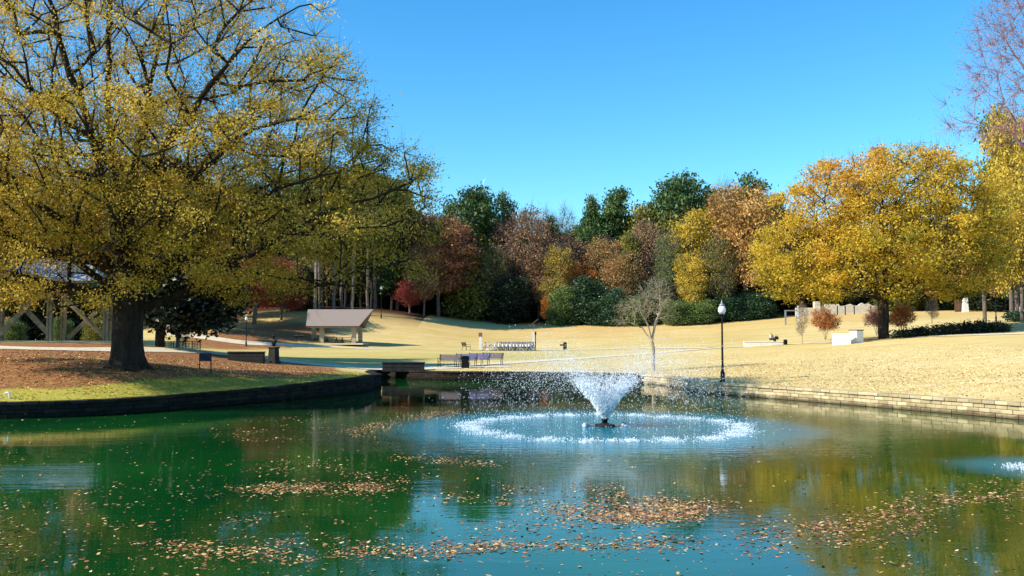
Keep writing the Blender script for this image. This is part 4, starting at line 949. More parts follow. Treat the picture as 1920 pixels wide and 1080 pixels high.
# ---- dark magnolia behind the oak trunk, and the low dark juniper bed
mg_p = at(302, 66, -0.05); mg = empty('magnolia_tree', mg_p); tag(mg, 'nearly black low evergreen tree right behind the great oak trunk', 'tree')
def mk(px, py, dy=0.0):
    p = P(px, py, mg_p[1] + dy); return (p[0] - mg_p[0], p[1] - mg_p[1], p[2] - mg_p[2])
rg = np.random.default_rng(51)
mt = sample_blobs([(*mk(350, 552, 0), 3.0, 3, 2.3, 1.2), (*mk(290, 545, 0), 2.0, 3, 2.2, 1), (*mk(395, 565, 0), 1.5, 2, 1.6, 1), (*mk(320, 470, 0), 3.8, 3, 2.8, 1), (*mk(315, 380, 0), 3.0, 3, 2.8, 1), (*mk(350, 580, -.5), 2.9, 2.5, 1.2, 1.3), (*mk(410, 545, 0), 1.3, 2, 1.9, 1.2)], 330, rg, 0.2)
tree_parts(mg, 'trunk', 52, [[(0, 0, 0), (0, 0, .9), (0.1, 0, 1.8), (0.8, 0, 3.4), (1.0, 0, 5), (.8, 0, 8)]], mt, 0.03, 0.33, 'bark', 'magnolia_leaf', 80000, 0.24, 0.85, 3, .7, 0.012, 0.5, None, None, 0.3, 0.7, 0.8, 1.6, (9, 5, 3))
for px, D, h, w, seed in [(1705, 88, 0.40, 3.0, 1), (1745, 87.5, 0.55, 3.4, 2), (1788, 87, 0.8, 3.4, 3), (1832, 86.5, 0.9, 3.2, 4), (1868, 86, .65, 1.6, 5)]:
    q = at(px, D); r = empty('juniper_shrub', q); rg = np.random.default_rng(seed + 60)
    tag(r, ['small juniper shrub right beside the great yellow tree trunk', 'second dark juniper shrub from the yellow tree trunk', 'middle dark juniper shrub of the bed behind the path', 'tallest dark juniper shrub of the bed behind the path', 'small rightmost dark juniper shrub of the bed'][seed - 1], 'shrub', 'dark juniper shrubs in the bed on the right lawn')
    tt = sample_blobs([(0, 0, h * .45, w * .55, 1.2, h * .55, 1)], 60, rg, 0.2); tt = tt[tt[:, 2] > 0.05]
    tree_parts(r, 'trunk', seed + 60, [[(0, 0, -.1), (0, 0, .2), (0.05, 0, .4)]], tt, 0.012, 0.07, 'bark', 'magnolia_leaf', 2600, 0.13, 0.5, 3, .5, 0.01, 0.5, None, None, 0.3, 0.4, 0.7, 1.8, (5, 4, 3))
# ---- red and orange shrubs on the right lawn
place('shrub', 0, 1546, 104, 576, 46, 'orange_leaf', 'orange red multi stemmed shrub behind the white wall block', 'shrub', 'crape_myrtle', 'red autumn shrubs on the right lawn', 'bark_pale', base=639)
place('shrub', 0, 1689, 96, 568, 44, 'orange_leaf', 'red brown shrub with bare stems right of the yellow tree trunk', 'shrub', 'crape_myrtle', 'red autumn shrubs on the right lawn', 'bark_pale', base=633)
place('shrub', 0, 1642, 100, 572, 40, 'pink_leaf', 'pink red shrub showing left of the yellow tree trunk', 'shrub', 'crape_myrtle', 'red autumn shrubs on the right lawn', 'bark_pale', base=630)
place('bare', 0, 345, 80, 610, 30, 'twig_tan', 'thin bare sapling inside the low iron railing', 'tree', 'sapling', None, 'bark_pale', base=657)
place('bare', 0, 1503, 99, 566, 26, 'twig_tan', 'thin pale bare sapling between the low wall and the white wall block', 'tree', 'sapling', None, 'bark_pale', base=646)
place('bare', 0, 1746, 100, 560, 26, 'twig_tan', 'slim bare sapling on the lawn right of the yellow tree', 'tree', 'sapling', None, 'bark_pale', base=608)
place('round', 1, 430, 120, 520, 70, 'russet_leaf', 'reddish tree with a forked dark trunk right of the magnolia', 'tree', 'maple_tree', None, 'bark', base=623)
for k_, (px, D) in enumerate([(27, 88), (5, 92), (118, 86), (180, 92)]):
    place('holly', k_ % 2, px, D, 596, 46, ['green_leaf', 'brown_leaf', 'green_leaf', 'olive_leaf'][k_], ['small green bush seen under the left pavilion brace', 'brownish bush at the left picture edge', 'green bush right of the near pavilion post', 'olive bush left of the great oak trunk'][k_], 'shrub', 'shrub', 'bushes behind the pavilion')

# ------------------------------------------------------------------ fountain
rg = np.random.default_rng(70)
fo = empty('fountain', (FT[0], FT[1], 0)); tag(fo, 'floating fountain throwing a V shaped white spray in the pond', 'fountain')
m = MB(); 
for k in range(24):
    a0 = 2 * math.pi * k / 24; m.box((0.29 * math.cos(a0), 0.29 * math.sin(a0), 0.03), (0.08, 0.085, 0.10), a0, bev=0.02)
m.lathe([(0.23, -0.05), (0.25, 0.06), (0.16, 0.10), (0.12, 0.12)], n=20); m.build('float', 'rubber', fo)
m = MB(); m.lathe([(0.09, 0.10), (0.09, 0.20), (0.13, 0.24), (0.12, 0.27)], n=16); m.build('nozzle', 'bronze', fo, True)
m = MB(); m.tube([(-0.62, 0, 0.04), (0.62, 0, 0.04)], 0.022); m.tube([(0, -0.5, 0.03), (0, 0.5, 0.03)], 0.02); m.build('frame', 'grey_metal', fo)
for sx in (-1, 1):
    m = MB(); m.lathe([(0.05, -0.04), (0.10, -0.02), (0.11, 0.08), (0.08, 0.13), (0.02, 0.15)], (sx * 0.62, 0, 0), 14); L_ = m.build('light_fitting', 'grey_metal', fo, True)
    m = MB(); m.lathe([(0.085, 0.0), (0.088, 0.06)], (sx * 0.645, -0.02, 0.0), 14); m.build('lens', 'lamp_glass', L_, True)
def drops(P_, r, rgx, vel=None, st=None):
    """octahedral drops"""
    n = len(P_); o6 = np.array([(1, 0, 0), (-1, 0, 0), (0, 1, 0), (0, -1, 0), (0, 0, 1.3), (0, 0, -1.3)], float)
    off = o6[None] * r[:, None, None]
    if vel is not None:
        d = vel / (np.linalg.norm(vel, axis=1)[:, None] + 1e-9); off = off + d[:, None] * ((off * d[:, None]).sum(2) * (st - 1)[:, None])[..., None]
    V = (P_[:, None] + off).reshape(-1, 3)
    f = np.array([(0, 2, 4), (2, 1, 4), (1, 3, 4), (3, 0, 4), (2, 0, 5), (1, 2, 5), (3, 1, 5), (0, 3, 5)])
    return V, (np.arange(n)[:, None, None] * 6 + f[None]).reshape(-1, 3)
def spray(n, rgx, tmin, tmax, sp=0.05, vz0=6.1, vr0=3.55):
    t = rgx.uniform(tmin, tmax, n); a = rgx.uniform(0, 2 * math.pi, n); jet = np.round(a / (2 * math.pi / 36)) * (2 * math.pi / 36)
    a = np.where(rgx.random(n) < 0.5, jet + rgx.normal(0, .03, n), a)
    k = rgx.normal(1, sp, n); vz = vz0 * k; vr = vr0 * rgx.normal(1, sp * 1.6, n) * rgx.choice([1, 1, 1, .8, .62], n)
    z = 0.25 + vz * t - 4.9 * t * t; r = 0.06 + vr * t
    p = np.column_stack([r * np.cos(a), r * np.sin(a), z]) + rgx.normal(0, 0.012, (n, 3)) * (1 + 4 * t)[:, None]
    vel = np.column_stack([vr * np.cos(a), vr * np.sin(a), vz - 9.8 * t]); return p[z > 0.0], t[z > 0.0], vel[z > 0]
p1, t1, v1 = spray(6200, rg, 0.0, 0.30); p2, t2, v2 = spray(15000, rg, 0.22, 0.85, 0.10); p3, t3, v3 = spray(15000, rg, 0.8, 1.35, 0.10)
pp = np.concatenate([p1, p2, p3]); tt = np.concatenate([t1, t2, t3])
vv = np.concatenate([v1, v2, v3]); rr_ = np.where(tt < 0.22, rg.uniform(0.006, 0.013, len(tt)), 0.0025 + 0.0065 * rg.random(len(tt)) ** 2.5)
V, Fx = drops(pp, rr_, rg, vv, np.where(tt < .3, rg.uniform(2, 7, len(tt)), rg.uniform(1, 3.5, len(tt)))); tag(link('spray', npmesh('spray', V, Fx), fo, M['droplet']), 'white water spray fanning out of the nozzle', kind='stuff')
# splash ring
n = 9500; a = rg.uniform(0, 2 * math.pi, n); a = a + 0.05 * np.sin(a * 23) + 0.03 * np.sin(a * 41 + 1); r = 4.42 + rg.normal(0, 0.25, n) * (1 + .25 * np.sin(a * 9)) + 0.12 * np.sin(a * 5) + .07 * np.sin(a * 17); zz = np.abs(rg.normal(0, 0.04, n))
ring_p = np.column_stack([FT[0] + r * np.cos(a), FT[1] + r * np.sin(a), zz]); V, Fx = drops(ring_p, 0.004 + 0.013 * rg.random(n) ** 1.5, rg)
tag(link('splash_ring', npmesh('splash_ring', V, Fx), None, M['droplet']), 'ring of white splashes on the teal water round the fountain', 'splash', kind='stuff')
n = 1100; a = rg.uniform(0, 2 * math.pi, n); r = 1.05 * np.sqrt(rg.random(n)) + rg.normal(0, .1, n)
V, Fx = drops(np.column_stack([FT2[0] + r * np.cos(a) * 1.0, FT2[1] + r * np.sin(a) * .8, np.abs(rg.normal(0, .025, n))]), rg.uniform(0.004, 0.013, n), rg)
tag(link('bubbling_foam', npmesh('bubbling_foam', V, Fx), None, M['droplet']), 'patch of white bubbling foam at the right edge of the pond', 'foam', kind='stuff')

# ------------------------------------------------------------------ floating leaves
def leafmat_flat():
    m, n, l, o = newmat('fallen_leaf'); b = n.new('ShaderNodeBsdfPrincipled')
    r = ramp(n, [(0.0, (0.09, 0.035, 0.018)), (0.3, (0.36, 0.13, 0.045)), (0.55, (0.58, 0.29, 0.08)), (0.8, (0.70, 0.50, 0.17)), (1.0, (0.82, 0.74, 0.50))]); l.new(attr(n, 'tint'), r.inputs[0])
    l.new(r.outputs[0], b.inputs['Base Color']); b.inputs['Roughness'].default_value = 0.6; l.new(b.outputs[0], o.inputs[0]); return m
M['fallen_leaf'] = leafmat_flat()
def flat_leaves(P3, size, rgx, tilt=0.18, lift=0.0):
    n = len(P3); a = rgx.uniform(0, 6.283, n); nm = rgx.normal(0, tilt, (n, 3)); nm[:, 2] = 1; nm /= np.linalg.norm(nm, axis=1)[:, None]
    u = np.column_stack([np.cos(a), np.sin(a), np.zeros(n)]); u -= nm * (u * nm).sum(1)[:, None]; v = np.cross(nm, u)
    V = []
    for x, y, c in [(-.5, 0, .04), (-.2, -.26, .0), (.22, -.2, .02), (.52, .02, .06), (.2, .25, .01), (-.18, .22, .03)]:
        V.append(P3 + (u * x + v * y * rgx.uniform(.7, 1.2, (n, 1))) * size[:, None] + nm * (c * size + lift)[:, None])
    return np.stack(V, 1).reshape(-1, 3), np.arange(6 * n).reshape(n, 6)
rg = np.random.default_rng(81)
strokes = [  # px polyline, spread across (px), count
 ([(1085, 935), (1140, 955), (1230, 962), (1300, 940)], 13, 1054), ([(1075, 972), (1150, 968), (1240, 972), (1310, 955)], 11, 1530), ([(1100, 915), (1190, 938), (1280, 950)], 8, 510),
 ([(660, 810), (720, 795), (780, 780), (860, 772)], 5, 1190), ([(740, 860), (850, 865), (935, 873)], 4, 380), ([(460, 912), (560, 914), (640, 912), (720, 917)], 6, 1054), ([(480, 895), (560, 880), (640, 862)], 14, 260),
 ([(300, 1030), (480, 1035), (640, 1028), (860, 1035)], 13, 884), ([(660, 890), (760, 900), (860, 935)], 13, 260), ([(880, 1025), (1060, 1022), (1180, 1018), (1310, 1018)], 8, 714), ([(930, 935), (1000, 945), (1080, 955)], 9, 300),
 ([(1430, 1015), (1560, 985), (1680, 960), (1780, 935), (1900, 925)], 15, 1530), ([(1520, 990), (1640, 1000), (1780, 985)], 20, 260), ([(450, 800), (520, 800), (600, 850)], 20, 380), ([(900, 985), (960, 975), (1040, 980)], 8, 120), ([(0, 1010), (300, 950), (600, 1000)], 45, 320)]
LP = []
for pl, w, k in strokes:
    k = int(k * 1.5)
    pl = np.array(pl, float); d = np.concatenate([[0], np.cumsum(np.linalg.norm(np.diff(pl, axis=0), axis=1))]); s = rg.uniform(0, d[-1], k)
    ns = max(8, k // 14); ss = np.clip(rg.uniform(0, d[-1], ns) + rg.normal(0, d[-1] * .06, ns), -20, d[-1] + 20); sx_ = rg.normal(0, w * 2.4, ns); sy_ = rg.normal(0, w, ns) * rg.uniform(.3, 1.2, ns); wt = rg.random(ns) ** 2; c_ = rg.choice(ns, k, p=wt / wt.sum())
    dep = (np.interp(ss, d, pl[:, 1]) - 640) / 400
    LP.append(np.column_stack([np.interp(ss, d, pl[:, 0])[c_] + sx_[c_] + rg.normal(0, 1, k) * (6 + 24 * dep[c_]), np.interp(ss, d, pl[:, 1])[c_] + sy_[c_] + rg.normal(0, 1, k) * (1.0 + 5 * dep[c_])]))
# loose leaves everywhere, denser towards the left
k = 2600; x = 1920 * rg.random(k) ** 1.6; y = 775 + 400 * rg.random(k) ** 1.1; LP.append(np.column_stack([x, y]))
k = 450; LP.append(np.column_stack([1920 * rg.random(k), 900 + 260 * rg.random(k)]))
LP = np.concatenate(LP); LP[:, 1] = np.maximum(LP[:, 1], 760)
LW = np.array([G(x, y) for x, y in LP]); LW[:, 2] = 0.004
dF = np.hypot(LW[:, 0] - FT[0], LW[:, 1] - FT[1]); ok_ = (dF > 5.6) & (signed_dist(LW[:, :2]) < -0.3); LW = LW[ok_]
V, Fx = flat_leaves(LW, 0.024 + 0.075 * rg.random(len(LW)) ** 2.2, rg, 0.14)
tn = np.repeat(np.clip(rg.beta(1.2, 1.6, len(LW)), 0, 1), 6)
tag(link('floating_leaves', npmesh('floating_leaves', V, Fx, tn), None, M['fallen_leaf']), 'fallen orange and yellow leaves floating in drifts on the pond', 'leaves', kind='stuff')
# leaves lying on the left lawn
k = 26000; a = rg.uniform(0, 6.283, k); r = 17 * rg.random(k) ** 0.7; q = np.column_stack([OX + r * np.cos(a) + 1, OY + 3 + r * np.sin(a)]); sdq = signed_dist(q); q = q[(sdq > 0.7) & (rg.random(len(q)) < np.clip(0.12 + (sdq - 2.2) / 2.5, 0.12, 1))]
k2 = 5000; q2 = np.column_stack([rg.uniform(4, 24, k2), rg.uniform(30, 66, k2)]); q2 = q2[signed_dist(q2) > 0.7]
q = np.concatenate([q, q2]); P3 = np.column_stack([q, height(q) + 0.012]); V, Fx = flat_leaves(P3, rg.uniform(0.06, 0.13, len(q)), rg, 0.45, 0.01)
tag(link('leaf_litter', npmesh('leaf_litter', V, Fx, np.repeat(np.clip(rg.beta(1.3, 2.2, len(q)), 0, 1), 6)), None, M['fallen_leaf']), 'brown fallen leaves scattered over the lawns', 'leaves', kind='stuff')

k = 95000; q = np.concatenate([np.column_stack([rg.uniform(-6, 34, k), rg.uniform(28, 84, k)]), np.column_stack([rg.uniform(-26, -6, k // 3), rg.uniform(31, 56, k // 3)])])
q = q[rg.random(len(q)) < np.clip(1.1 - (q[:, 1] - 32) / 50, .0, 1)]; q = q[np.abs(q[:, 0] - 0) < q[:, 1] * .62]; sdq = signed_dist(q); lf = q[:, 0] < -5
q = q[(sdq > 0.62) & ~(lf & (sdq > 3.4) & (q[:, 1] < 60) & (rg.random(len(q)) < .75))]; q = q[vnoise(np.column_stack([q, q[:, 0] * 0]), 1.1, 12) + rg.normal(0, .15, len(q)) > .38]
n = len(q); b0 = np.column_stack([q, height(q) - .01]); a = rg.uniform(0, 6.283, n); hgt = rg.uniform(.02, .06, n); wd_ = rg.uniform(.018, .045, n)
u = np.column_stack([np.cos(a), np.sin(a), a * 0]); ln_ = rg.normal(0, .05, (n, 3)); ln_[:, 2] = 0
V = np.stack([b0 - u * wd_[:, None], b0 + u * wd_[:, None], b0 + ln_ + u * (wd_ * .5)[:, None] + np.column_stack([a * 0, a * 0, hgt]), b0 + ln_ - u * (wd_ * .7)[:, None] + np.column_stack([a * 0, a * 0, hgt * .8])], 1).reshape(-1, 3)
gtn = np.where((q[:, 0] < -6) & (q[:, 1] < 60), .75 + .25 * rg.random(n), .7 * rg.random(n))
M['grass_blade'] = leafmat('grass_blade', [(0.0, (0.52, 0.37, 0.14)), (0.35, (0.80, 0.61, 0.28)), (0.68, (0.90, 0.74, 0.40)), (0.8, (0.46, 0.42, 0.06)), (1.0, (0.26, 0.28, 0.035))], 0.2)
tag(link('grass_tufts', npmesh('grass_tufts', V, np.arange(4 * n).reshape(n, 4), np.repeat(gtn, 4)), None, M['grass_blade']), 'short dry grass tufts on the lawns near the pond', 'grass', kind='stuff')

# ------------------------------------------------------------------ street lamps
def lamp(px, D, h, label, name='street_lamp', group=None, slim=False):
    p = at(px, D); r = empty(name, p); tag(r, label, 'lamp post', group); k = h / 4.2
    m = MB(); m.lathe([(0.15, -0.1), (0.15, 0.10), (0.11, 0.16), (0.12, 0.5), (0.075, 0.62), (0.06, 0.75), (0.05, 2.0), (0.043, 3.28 * k + .0 if k > .7 else 2.1), (0.07, 3.34 * k), (0.05, 3.40 * k)] if k > .7 else [(0.06, -.1), (0.05, .2), (0.03, h * .86), (0.05, h * .88)], n=14); m.build('post', 'iron', r, True)
    m = MB(); z0 = 3.40 * k if k > .7 else h * .88; s = 1 if k > .7 else .6
    m.lathe([(0.05, z0), (0.13 * s, z0 + 0.05 * s), (0.16 * s, z0 + 0.10 * s), (0.14 * s, z0 + 0.12 * s)], n=14); m.build('collar', 'iron', r, True)
    m = MB(); m.lathe([(0.12 * s, z0 + 0.12 * s), (0.19 * s, z0 + 0.26 * s), (0.20 * s, z0 + 0.40 * s), (0.13 * s, z0 + 0.54 * s)], n=16); m.build('lamp_globe', 'lamp_glass', r, True)
    m = MB(); m.lathe([(0.145 * s, z0 + 0.54 * s), (0.12 * s, z0 + 0.62 * s), (0.05 * s, z0 + 0.68 * s), (0.02 * s, z0 + 0.80 * s), (0.004, z0 + 0.86 * s)], n=14); m.build('cap', 'grey_metal', r, True)
    return r
lamp(1353, 48, 4.2, 'tall black lamp post with glass globe standing on the right bank wall')
lamp(463, 118, 3.9, 'distant dark lamp post left of the picnic shelter')
lamp(715, 152, 5.6, 'distant grey lamp post on the crest right of the shelter roof')
lamp(1866, 118, 4.4, 'distant lamp post right of the tan tree near the right edge')
p = at(350, 79); r = empty('path_light', p); tag(r, 'small dark mushroom shaped light beside the railed sapling', 'lamp')
m = MB(); m.tube([(0, 0, -.1), (0, 0, 0.95)], 0.03); m.build('post', 'iron', r); m = MB(); m.lathe([(0.05, 0.93), (0.20, 0.98), (0.17, 1.08), (0.06, 1.14)], n=12); m.build('lamp_hood', 'iron', r, True)

# ------------------------------------------------------------------ benches
def bench_parts(r, w=1.55, seatm='bench_wood', backm='bench_wood', frame='iron'):
    m = MB()
    for i in range(5): m.box((0, -0.20 + i * 0.105, 0.45), (w, 0.085, 0.03), t=.5)
    m.build('seat', seatm, r)
    m = MB()
    for i in range(7): m.box((0, 0.27 + i * 0.018, 0.52 + i * 0.062), (w, 0.022, 0.052), rx=-0.28)
    m.build('backrest', backm, r)
    for sx in (-1, 1):
        m = MB(); m.tube([(sx * (w / 2 - .08), -0.22, 0), (sx * (w / 2 - .08), -0.20, 0.44)], 0.024, 6); m.tube([(sx * (w / 2 - .08), 0.30, 0), (sx * (w / 2 - .08), 0.24, 0.44), (sx * (w / 2 - .08), 0.38, 0.96)], 0.024, 6); m.tube([(sx * (w / 2 - .08), -.2, .43), (sx * (w / 2 - .08), .25, .43)], 0.02, 6); m.build('leg', frame, r)
        m = MB(); m.tube([(sx * (w / 2 - .04), -0.22, 0.44), (sx * (w / 2 - .04), -0.23, 0.66), (sx * (w / 2 - .04), 0.30, 0.66)], 0.02, 6); m.build('armrest', frame, r)
labs = ['leftmost park bench of the four on the far shore', 'second park bench from the left on the far shore, bluish back', 'third park bench from the left behind the black litter bin', 'rightmost park bench of the four on the far shore']
for i, (px, D) in enumerate([(843, 67.6), (873, 68.8), (897, 70.2), (922, 71.4)]):
    r = empty('park_bench', at(px, D, 0.02), R(-14)); tag(r, labs[i], 'bench', 'park benches side by side on the far shore')
    bench_parts(r, 1.72, 'bench_wood', ['bench_wood', 'slate_metal', 'slate_metal', 'bench_wood'][i])
r = empty('park_bench', at(875, 116.5, 0.03), R(75)); tag(r, 'lone bench seen from the side left of the bicycle rack', 'bench'); bench_parts(r, 1.6); r.scale = (1.1, 1.1, 1.05)

# ------------------------------------------------------------------ bins, box, low walls, statue, sign
def bin_(px, D, w, h, label, mat='iron'):
    r = empty('litter_bin', at(px, D)); tag(r, label, 'litter bin')
    m = MB(); m.box((0, 0, h * .45), (w, w, h * .9), bev=0.03)
    for i in range(9): m.box((-w / 2 + w * (i + .5) / 9, -w / 2 - .012, h * .45), (w / 14, 0.02, h * .8))
    m.build('body', mat, r); m = MB(); m.box((0, 0, h * .94), (w * 1.08, w * 1.08, h * .07), bev=0.02); m.box((0, 0, h * 1.0), (w * .7, w * .7, h * .06)); m.build('lid', mat, r); return r
bin_(873, 66.5, 0.54, 0.85, 'black square litter bin in front of the park benches')
b1 = bin_(1059, 117.5, 0.42, 0.95, 'dark bin standing alone on the lawn right of the bicycle rack')
m = MB(); m.box((-0.42, 0, 0.62), (0.45, 0.34, 0.18), bev=.02); m.build('side_tray', 'iron', b1)
bin_(1471, 100, 0.34, 0.55, 'small dark bin at the right end of the pale low wall')
def block_wall(px0, px1, D, h, mat, label, name='low_wall', th=0.45, dz=-0.05, capmat=None, cap=0.08, rot=0.0):
    a = at(px0, D); b = at(px1, D); c = (a + b) / 2; w = b[0] - a[0]; r = empty(name, (c[0], c[1], min(a[2], b[2]) + dz)); tag(r, label, 'wall'); r.rotation_euler = (0, 0, rot)
    m = MB(); nb = max(2, int(w / 0.6)); rw = max(1, int(round((h - cap) / 0.28)))
    for j in range(rw):
        for i in range(nb):
            m.box((-w / 2 + w * (i + .5) / nb, random.uniform(-.008, .008), (h - cap) * (j + .5) / rw), (w / nb - .012, th, (h - cap) / rw - .01), bev=.012)
    m.build('blocks', mat, r); m = MB(); m.box((0, 0, h - cap / 2 + .002), (w + .08, th + .1, cap), bev=.015); m.build('coping', capmat or mat, r); return r
block_wall(719, 796, 65.2, 0.66, 'dark_stone', 'low stone block wall darkened as if shaded at the water left of the benches', th=0.7)  # shade on this wall is put into its dark stone colour
block_wall(431, 497, 63, 0.86, 'dark_stone', 'low stone wall darkened as if shaded left of the bust on its pedestal', th=0.5)  # dark colour deepens the shade on this wall too
block_wall(1394, 1468, 100.6, 0.62, 'white_stone', 'long pale low wall with a person sitting on it', th=0.5, rot=R(-5))
sw = block_wall(1560, 1593, 85.5, 1.12, 'white_stone', 'bright white wall block between the orange shrub and the yellow tree', 'white_wall', 0.5, rot=R(-27))
p = at(1604, 86); r = empty('stone_pier', p); tag(r, 'pale square pier with a brown shaded side, right of the white wall block', 'pier')
m = MB(); m.box((0, 0, .55), (.85, .85, 1.15), rz=.5, bev=.02); m.build('shaft', 'white_stone', r); m = MB(); m.box((0, 0, 1.17), (.95, .95, .09), rz=.5, bev=.02); m.build('cap_stone', 'brown_wood', r)
# bust on pedestal
p = at(515, 64.5); r = empty('bust_monument', p, R(-20)); tag(r, 'dark bronze bust on a tall dark pedestal left of the shore path', 'statue')
m = MB(); m.box((0, 0, .06), (.70, .70, .22), bev=.03); m.box((0, 0, .60), (.56, .56, .90), taper=.88, bev=.02); m.box((0, 0, 1.09), (.60, .60, .10), bev=.03); m.build('pedestal', 'dark_stone', r)
def skin_body(name, joints, edges, radii, mat, parent, sub=2):
    me = bpy.data.meshes.new(name); me.from_pydata([tuple(j) for j in joints], edges, []); o = link(name, me, parent, M[mat])
    sk_ = o.modifiers.new('skin', 'SKIN'); sk_.use_smooth_shade = True
    for i, rr2 in enumerate(radii): me.skin_vertices[0].data[i].radius = rr2 if isinstance(rr2, tuple) else (rr2, rr2)
    me.skin_vertices[0].data[0].use_root = True
    ss = o.modifiers.new('sub', 'SUBSURF'); ss.levels = sub; ss.render_levels = sub
    return o
BU = skin_body('bust', [(0, 0, 1.14), (0, 0, 1.36), (0, 0, 1.50), (-.19, 0, 1.52), (.19, 0, 1.52), (0, -.01, 1.62), (0, -.02, 1.71), (0, -.03, 1.84), (-.20, -.02, 1.38), (.20, -.02, 1.38)], [(0, 1), (1, 2), (2, 3), (2, 4), (2, 5), (5, 6), (6, 7), (3, 8), (4, 9)],
          [(.12, .10), (.17, .12), (.16, .11), (.09, .09), (.09, .09), (.065, .065), (.10, .11), (.085, .10), (.06, .07), (.06, .07)], 'bronze', r); BU.scale = (.95, .95, 1.22); BU.location = (0, 0, -.26)
# sign panel on two legs
p = at(387, 47.5); r = empty('information_sign', p); tag(r, 'dark blue information panel on two thin legs right of the great oak', 'sign')
m = MB(); m.box((0, 0.0, .72), (.60, .05, .42), rx=-.25, bev=.01); m.build('panel', 'navy_panel', r)
for sx in (-1, 1): m = MB(); m.box((sx * .29, .03, .40), (.045, .045, .96)); m.build('leg', 'iron', r)
# railing round the sapling
p = at(345, 80); r = empty('iron_railing', p); tag(r, 'low black iron railing round a thin bare sapling', 'railing')
w2, d2 = 1.15, 1.0
for sx, sy in ((-1, -1), (1, -1), (1, 1), (-1, 1)): m = MB(); m.tube([(sx * w2, sy * d2, -.1), (sx * w2, sy * d2, .80)], .035, 6); m.build('post', 'iron', r)
for (x0, y0, x1, y1) in ((-w2, -d2, w2, -d2), (w2, -d2, w2, d2), (w2, d2, -w2, d2), (-w2, d2, -w2, -d2)):
    m = MB(); m.tube([(x0, y0, .76), (x1, y1, .76)], .025, 6); m.tube([(x0, y0, .12), (x1, y1, .12)], .02, 6)
    for i in range(1, 9): t = i / 9; m.tube([(x0 + (x1 - x0) * t, y0 + (y1 - y0) * t, .12), (x0 + (x1 - x0) * t, y0 + (y1 - y0) * t, .76)], .012, 5)
    m.build('panel', 'iron', r)
# white goose neck pipe on the left wall
g = G(8, 752, 0.6); r = empty('pipe', (g[0] + .0, g[1] + .35, 0.57)); tag(r, 'small white bent pipe on the lawn edge at the left', 'pipe')
m = MB(); m.tube([(0, 0, -.1), (0, 0, .22), (-.03, 0, .30), (-.12, 0, .32), (-.18, 0, .26)], .035, 8); m.build('tube', 'white_metal', r, True); m = MB(); m.lathe([(.06, -.02), (.06, .03)], n=10); m.build('flange', 'white_metal', r)

# ------------------------------------------------------------------ picnic shelter
D = 128; a = at(582, D); b = at(672, D); cx = (a[0] + b[0]) / 2; base = P(640, 644, D)[2]
r = empty('picnic_shelter', (cx, D + 1.6, base)); tag(r, 'open picnic shelter with pinkish shingle roof on four stone columns', 'shelter')
k = D / F; ew = 96 * k / 2; rw_ = 124 * k / 2; ox = (573 + 697) / 2 * k - (580 + 672) / 2 * k
ze = (644 - 613) * k; zr = (644 - 586) * k + .35
def roofslab(sy):
    y0, y1 = -2.6 * sy, 0.0; o_ = ox * .9; v = [(-ew - .1, y0, ze), (ew + .1, y0, ze), (o_ + rw_, y1, zr), (o_ - rw_, y1, zr)]
    n_ = Vector((0, -sy * (zr - ze), 2.6)).normalized() * .16; vt = [tuple(Vector(q) + n_) for q in v]
    return v + vt, [(3, 2, 1, 0), (4, 5, 6, 7), (0, 1, 5, 4), (1, 2, 6, 5), (2, 3, 7, 6), (3, 0, 4, 7)]
m = MB()
for sy in (1, -1): m.add(*roofslab(sy))
rf = m.build('roof', 'shingles', r)
m = MB(); m.box((0, -2.62, ze - .02), (ew * 2 + .24, .07, .26)); m.box((0, 2.62, ze - .02), (ew * 2 + .24, .07, .26)); m.build('fascia', 'brown_wood', rf)
m = MB()
for y in (-1.7, 1.7): m.box((0, y, ze + .10), (ew * 1.95, .22, .3))
for x in (-ew * .8, -ew * .4, 0, ew * .4, ew * .8): m.box((x, 0, ze + .42), (.16, 3.4, .2)); m.box((x, 0, ze + 1.1), (.14, .14, 1.2))
m.build('beams', 'brown_wood', r)
for px_, y in ((604, -1.7), (664, -1.7), (589, 1.7), (676, 1.7)):
    x = (px_ - 960) * (D + 1.6 + y) / F - cx; m = MB()
    for j in range(6): m.box((x + random.uniform(-.01, .01), y, -.2 + (ze + .2) * (j + .5) / 6), (.56, .56, (ze + .2) / 6 - .02), bev=.02)
    m.build('column', 'column_stone', r)
m = MB(); m.box((0.3, 0, -.06), (ew * 2.2, 5.6, .2)); m.build('floor_slab', 'concrete', r)
for i, (px_, dy) in enumerate([(598, .6), (622, 0.2), (650, .4)]):
    t_ = empty('picnic_table', ((px_ - 960) * (D + 1.6) / F, D + 1.6 + dy, base + .05)); tag(t_, ['leftmost picnic table under the shelter roof', 'middle picnic table under the shelter roof', 'rightmost picnic table under the shelter roof'][i], 'picnic table', 'picnic tables under the shelter')
    m = MB(); m.box((0, 0, .75), (1.8, .75, .06), bev=.01); m.build('tabletop', 'brown_wood', t_)
    for sy in (-1, 1): m = MB(); m.box((0, sy * .65, .45), (1.8, .28, .05)); m.build('seat', 'brown_wood', t_)
    for sx in (-1, 1): m = MB(); m.tube([(sx * .65, -.7, 0), (sx * .65, -.1, .73)], .04, 6); m.tube([(sx * .65, .7, 0), (sx * .65, .1, .73)], .04, 6); m.box((sx * .65, 0, .41), (.05, 1.4, .07)); m.build('leg', 'iron', t_)
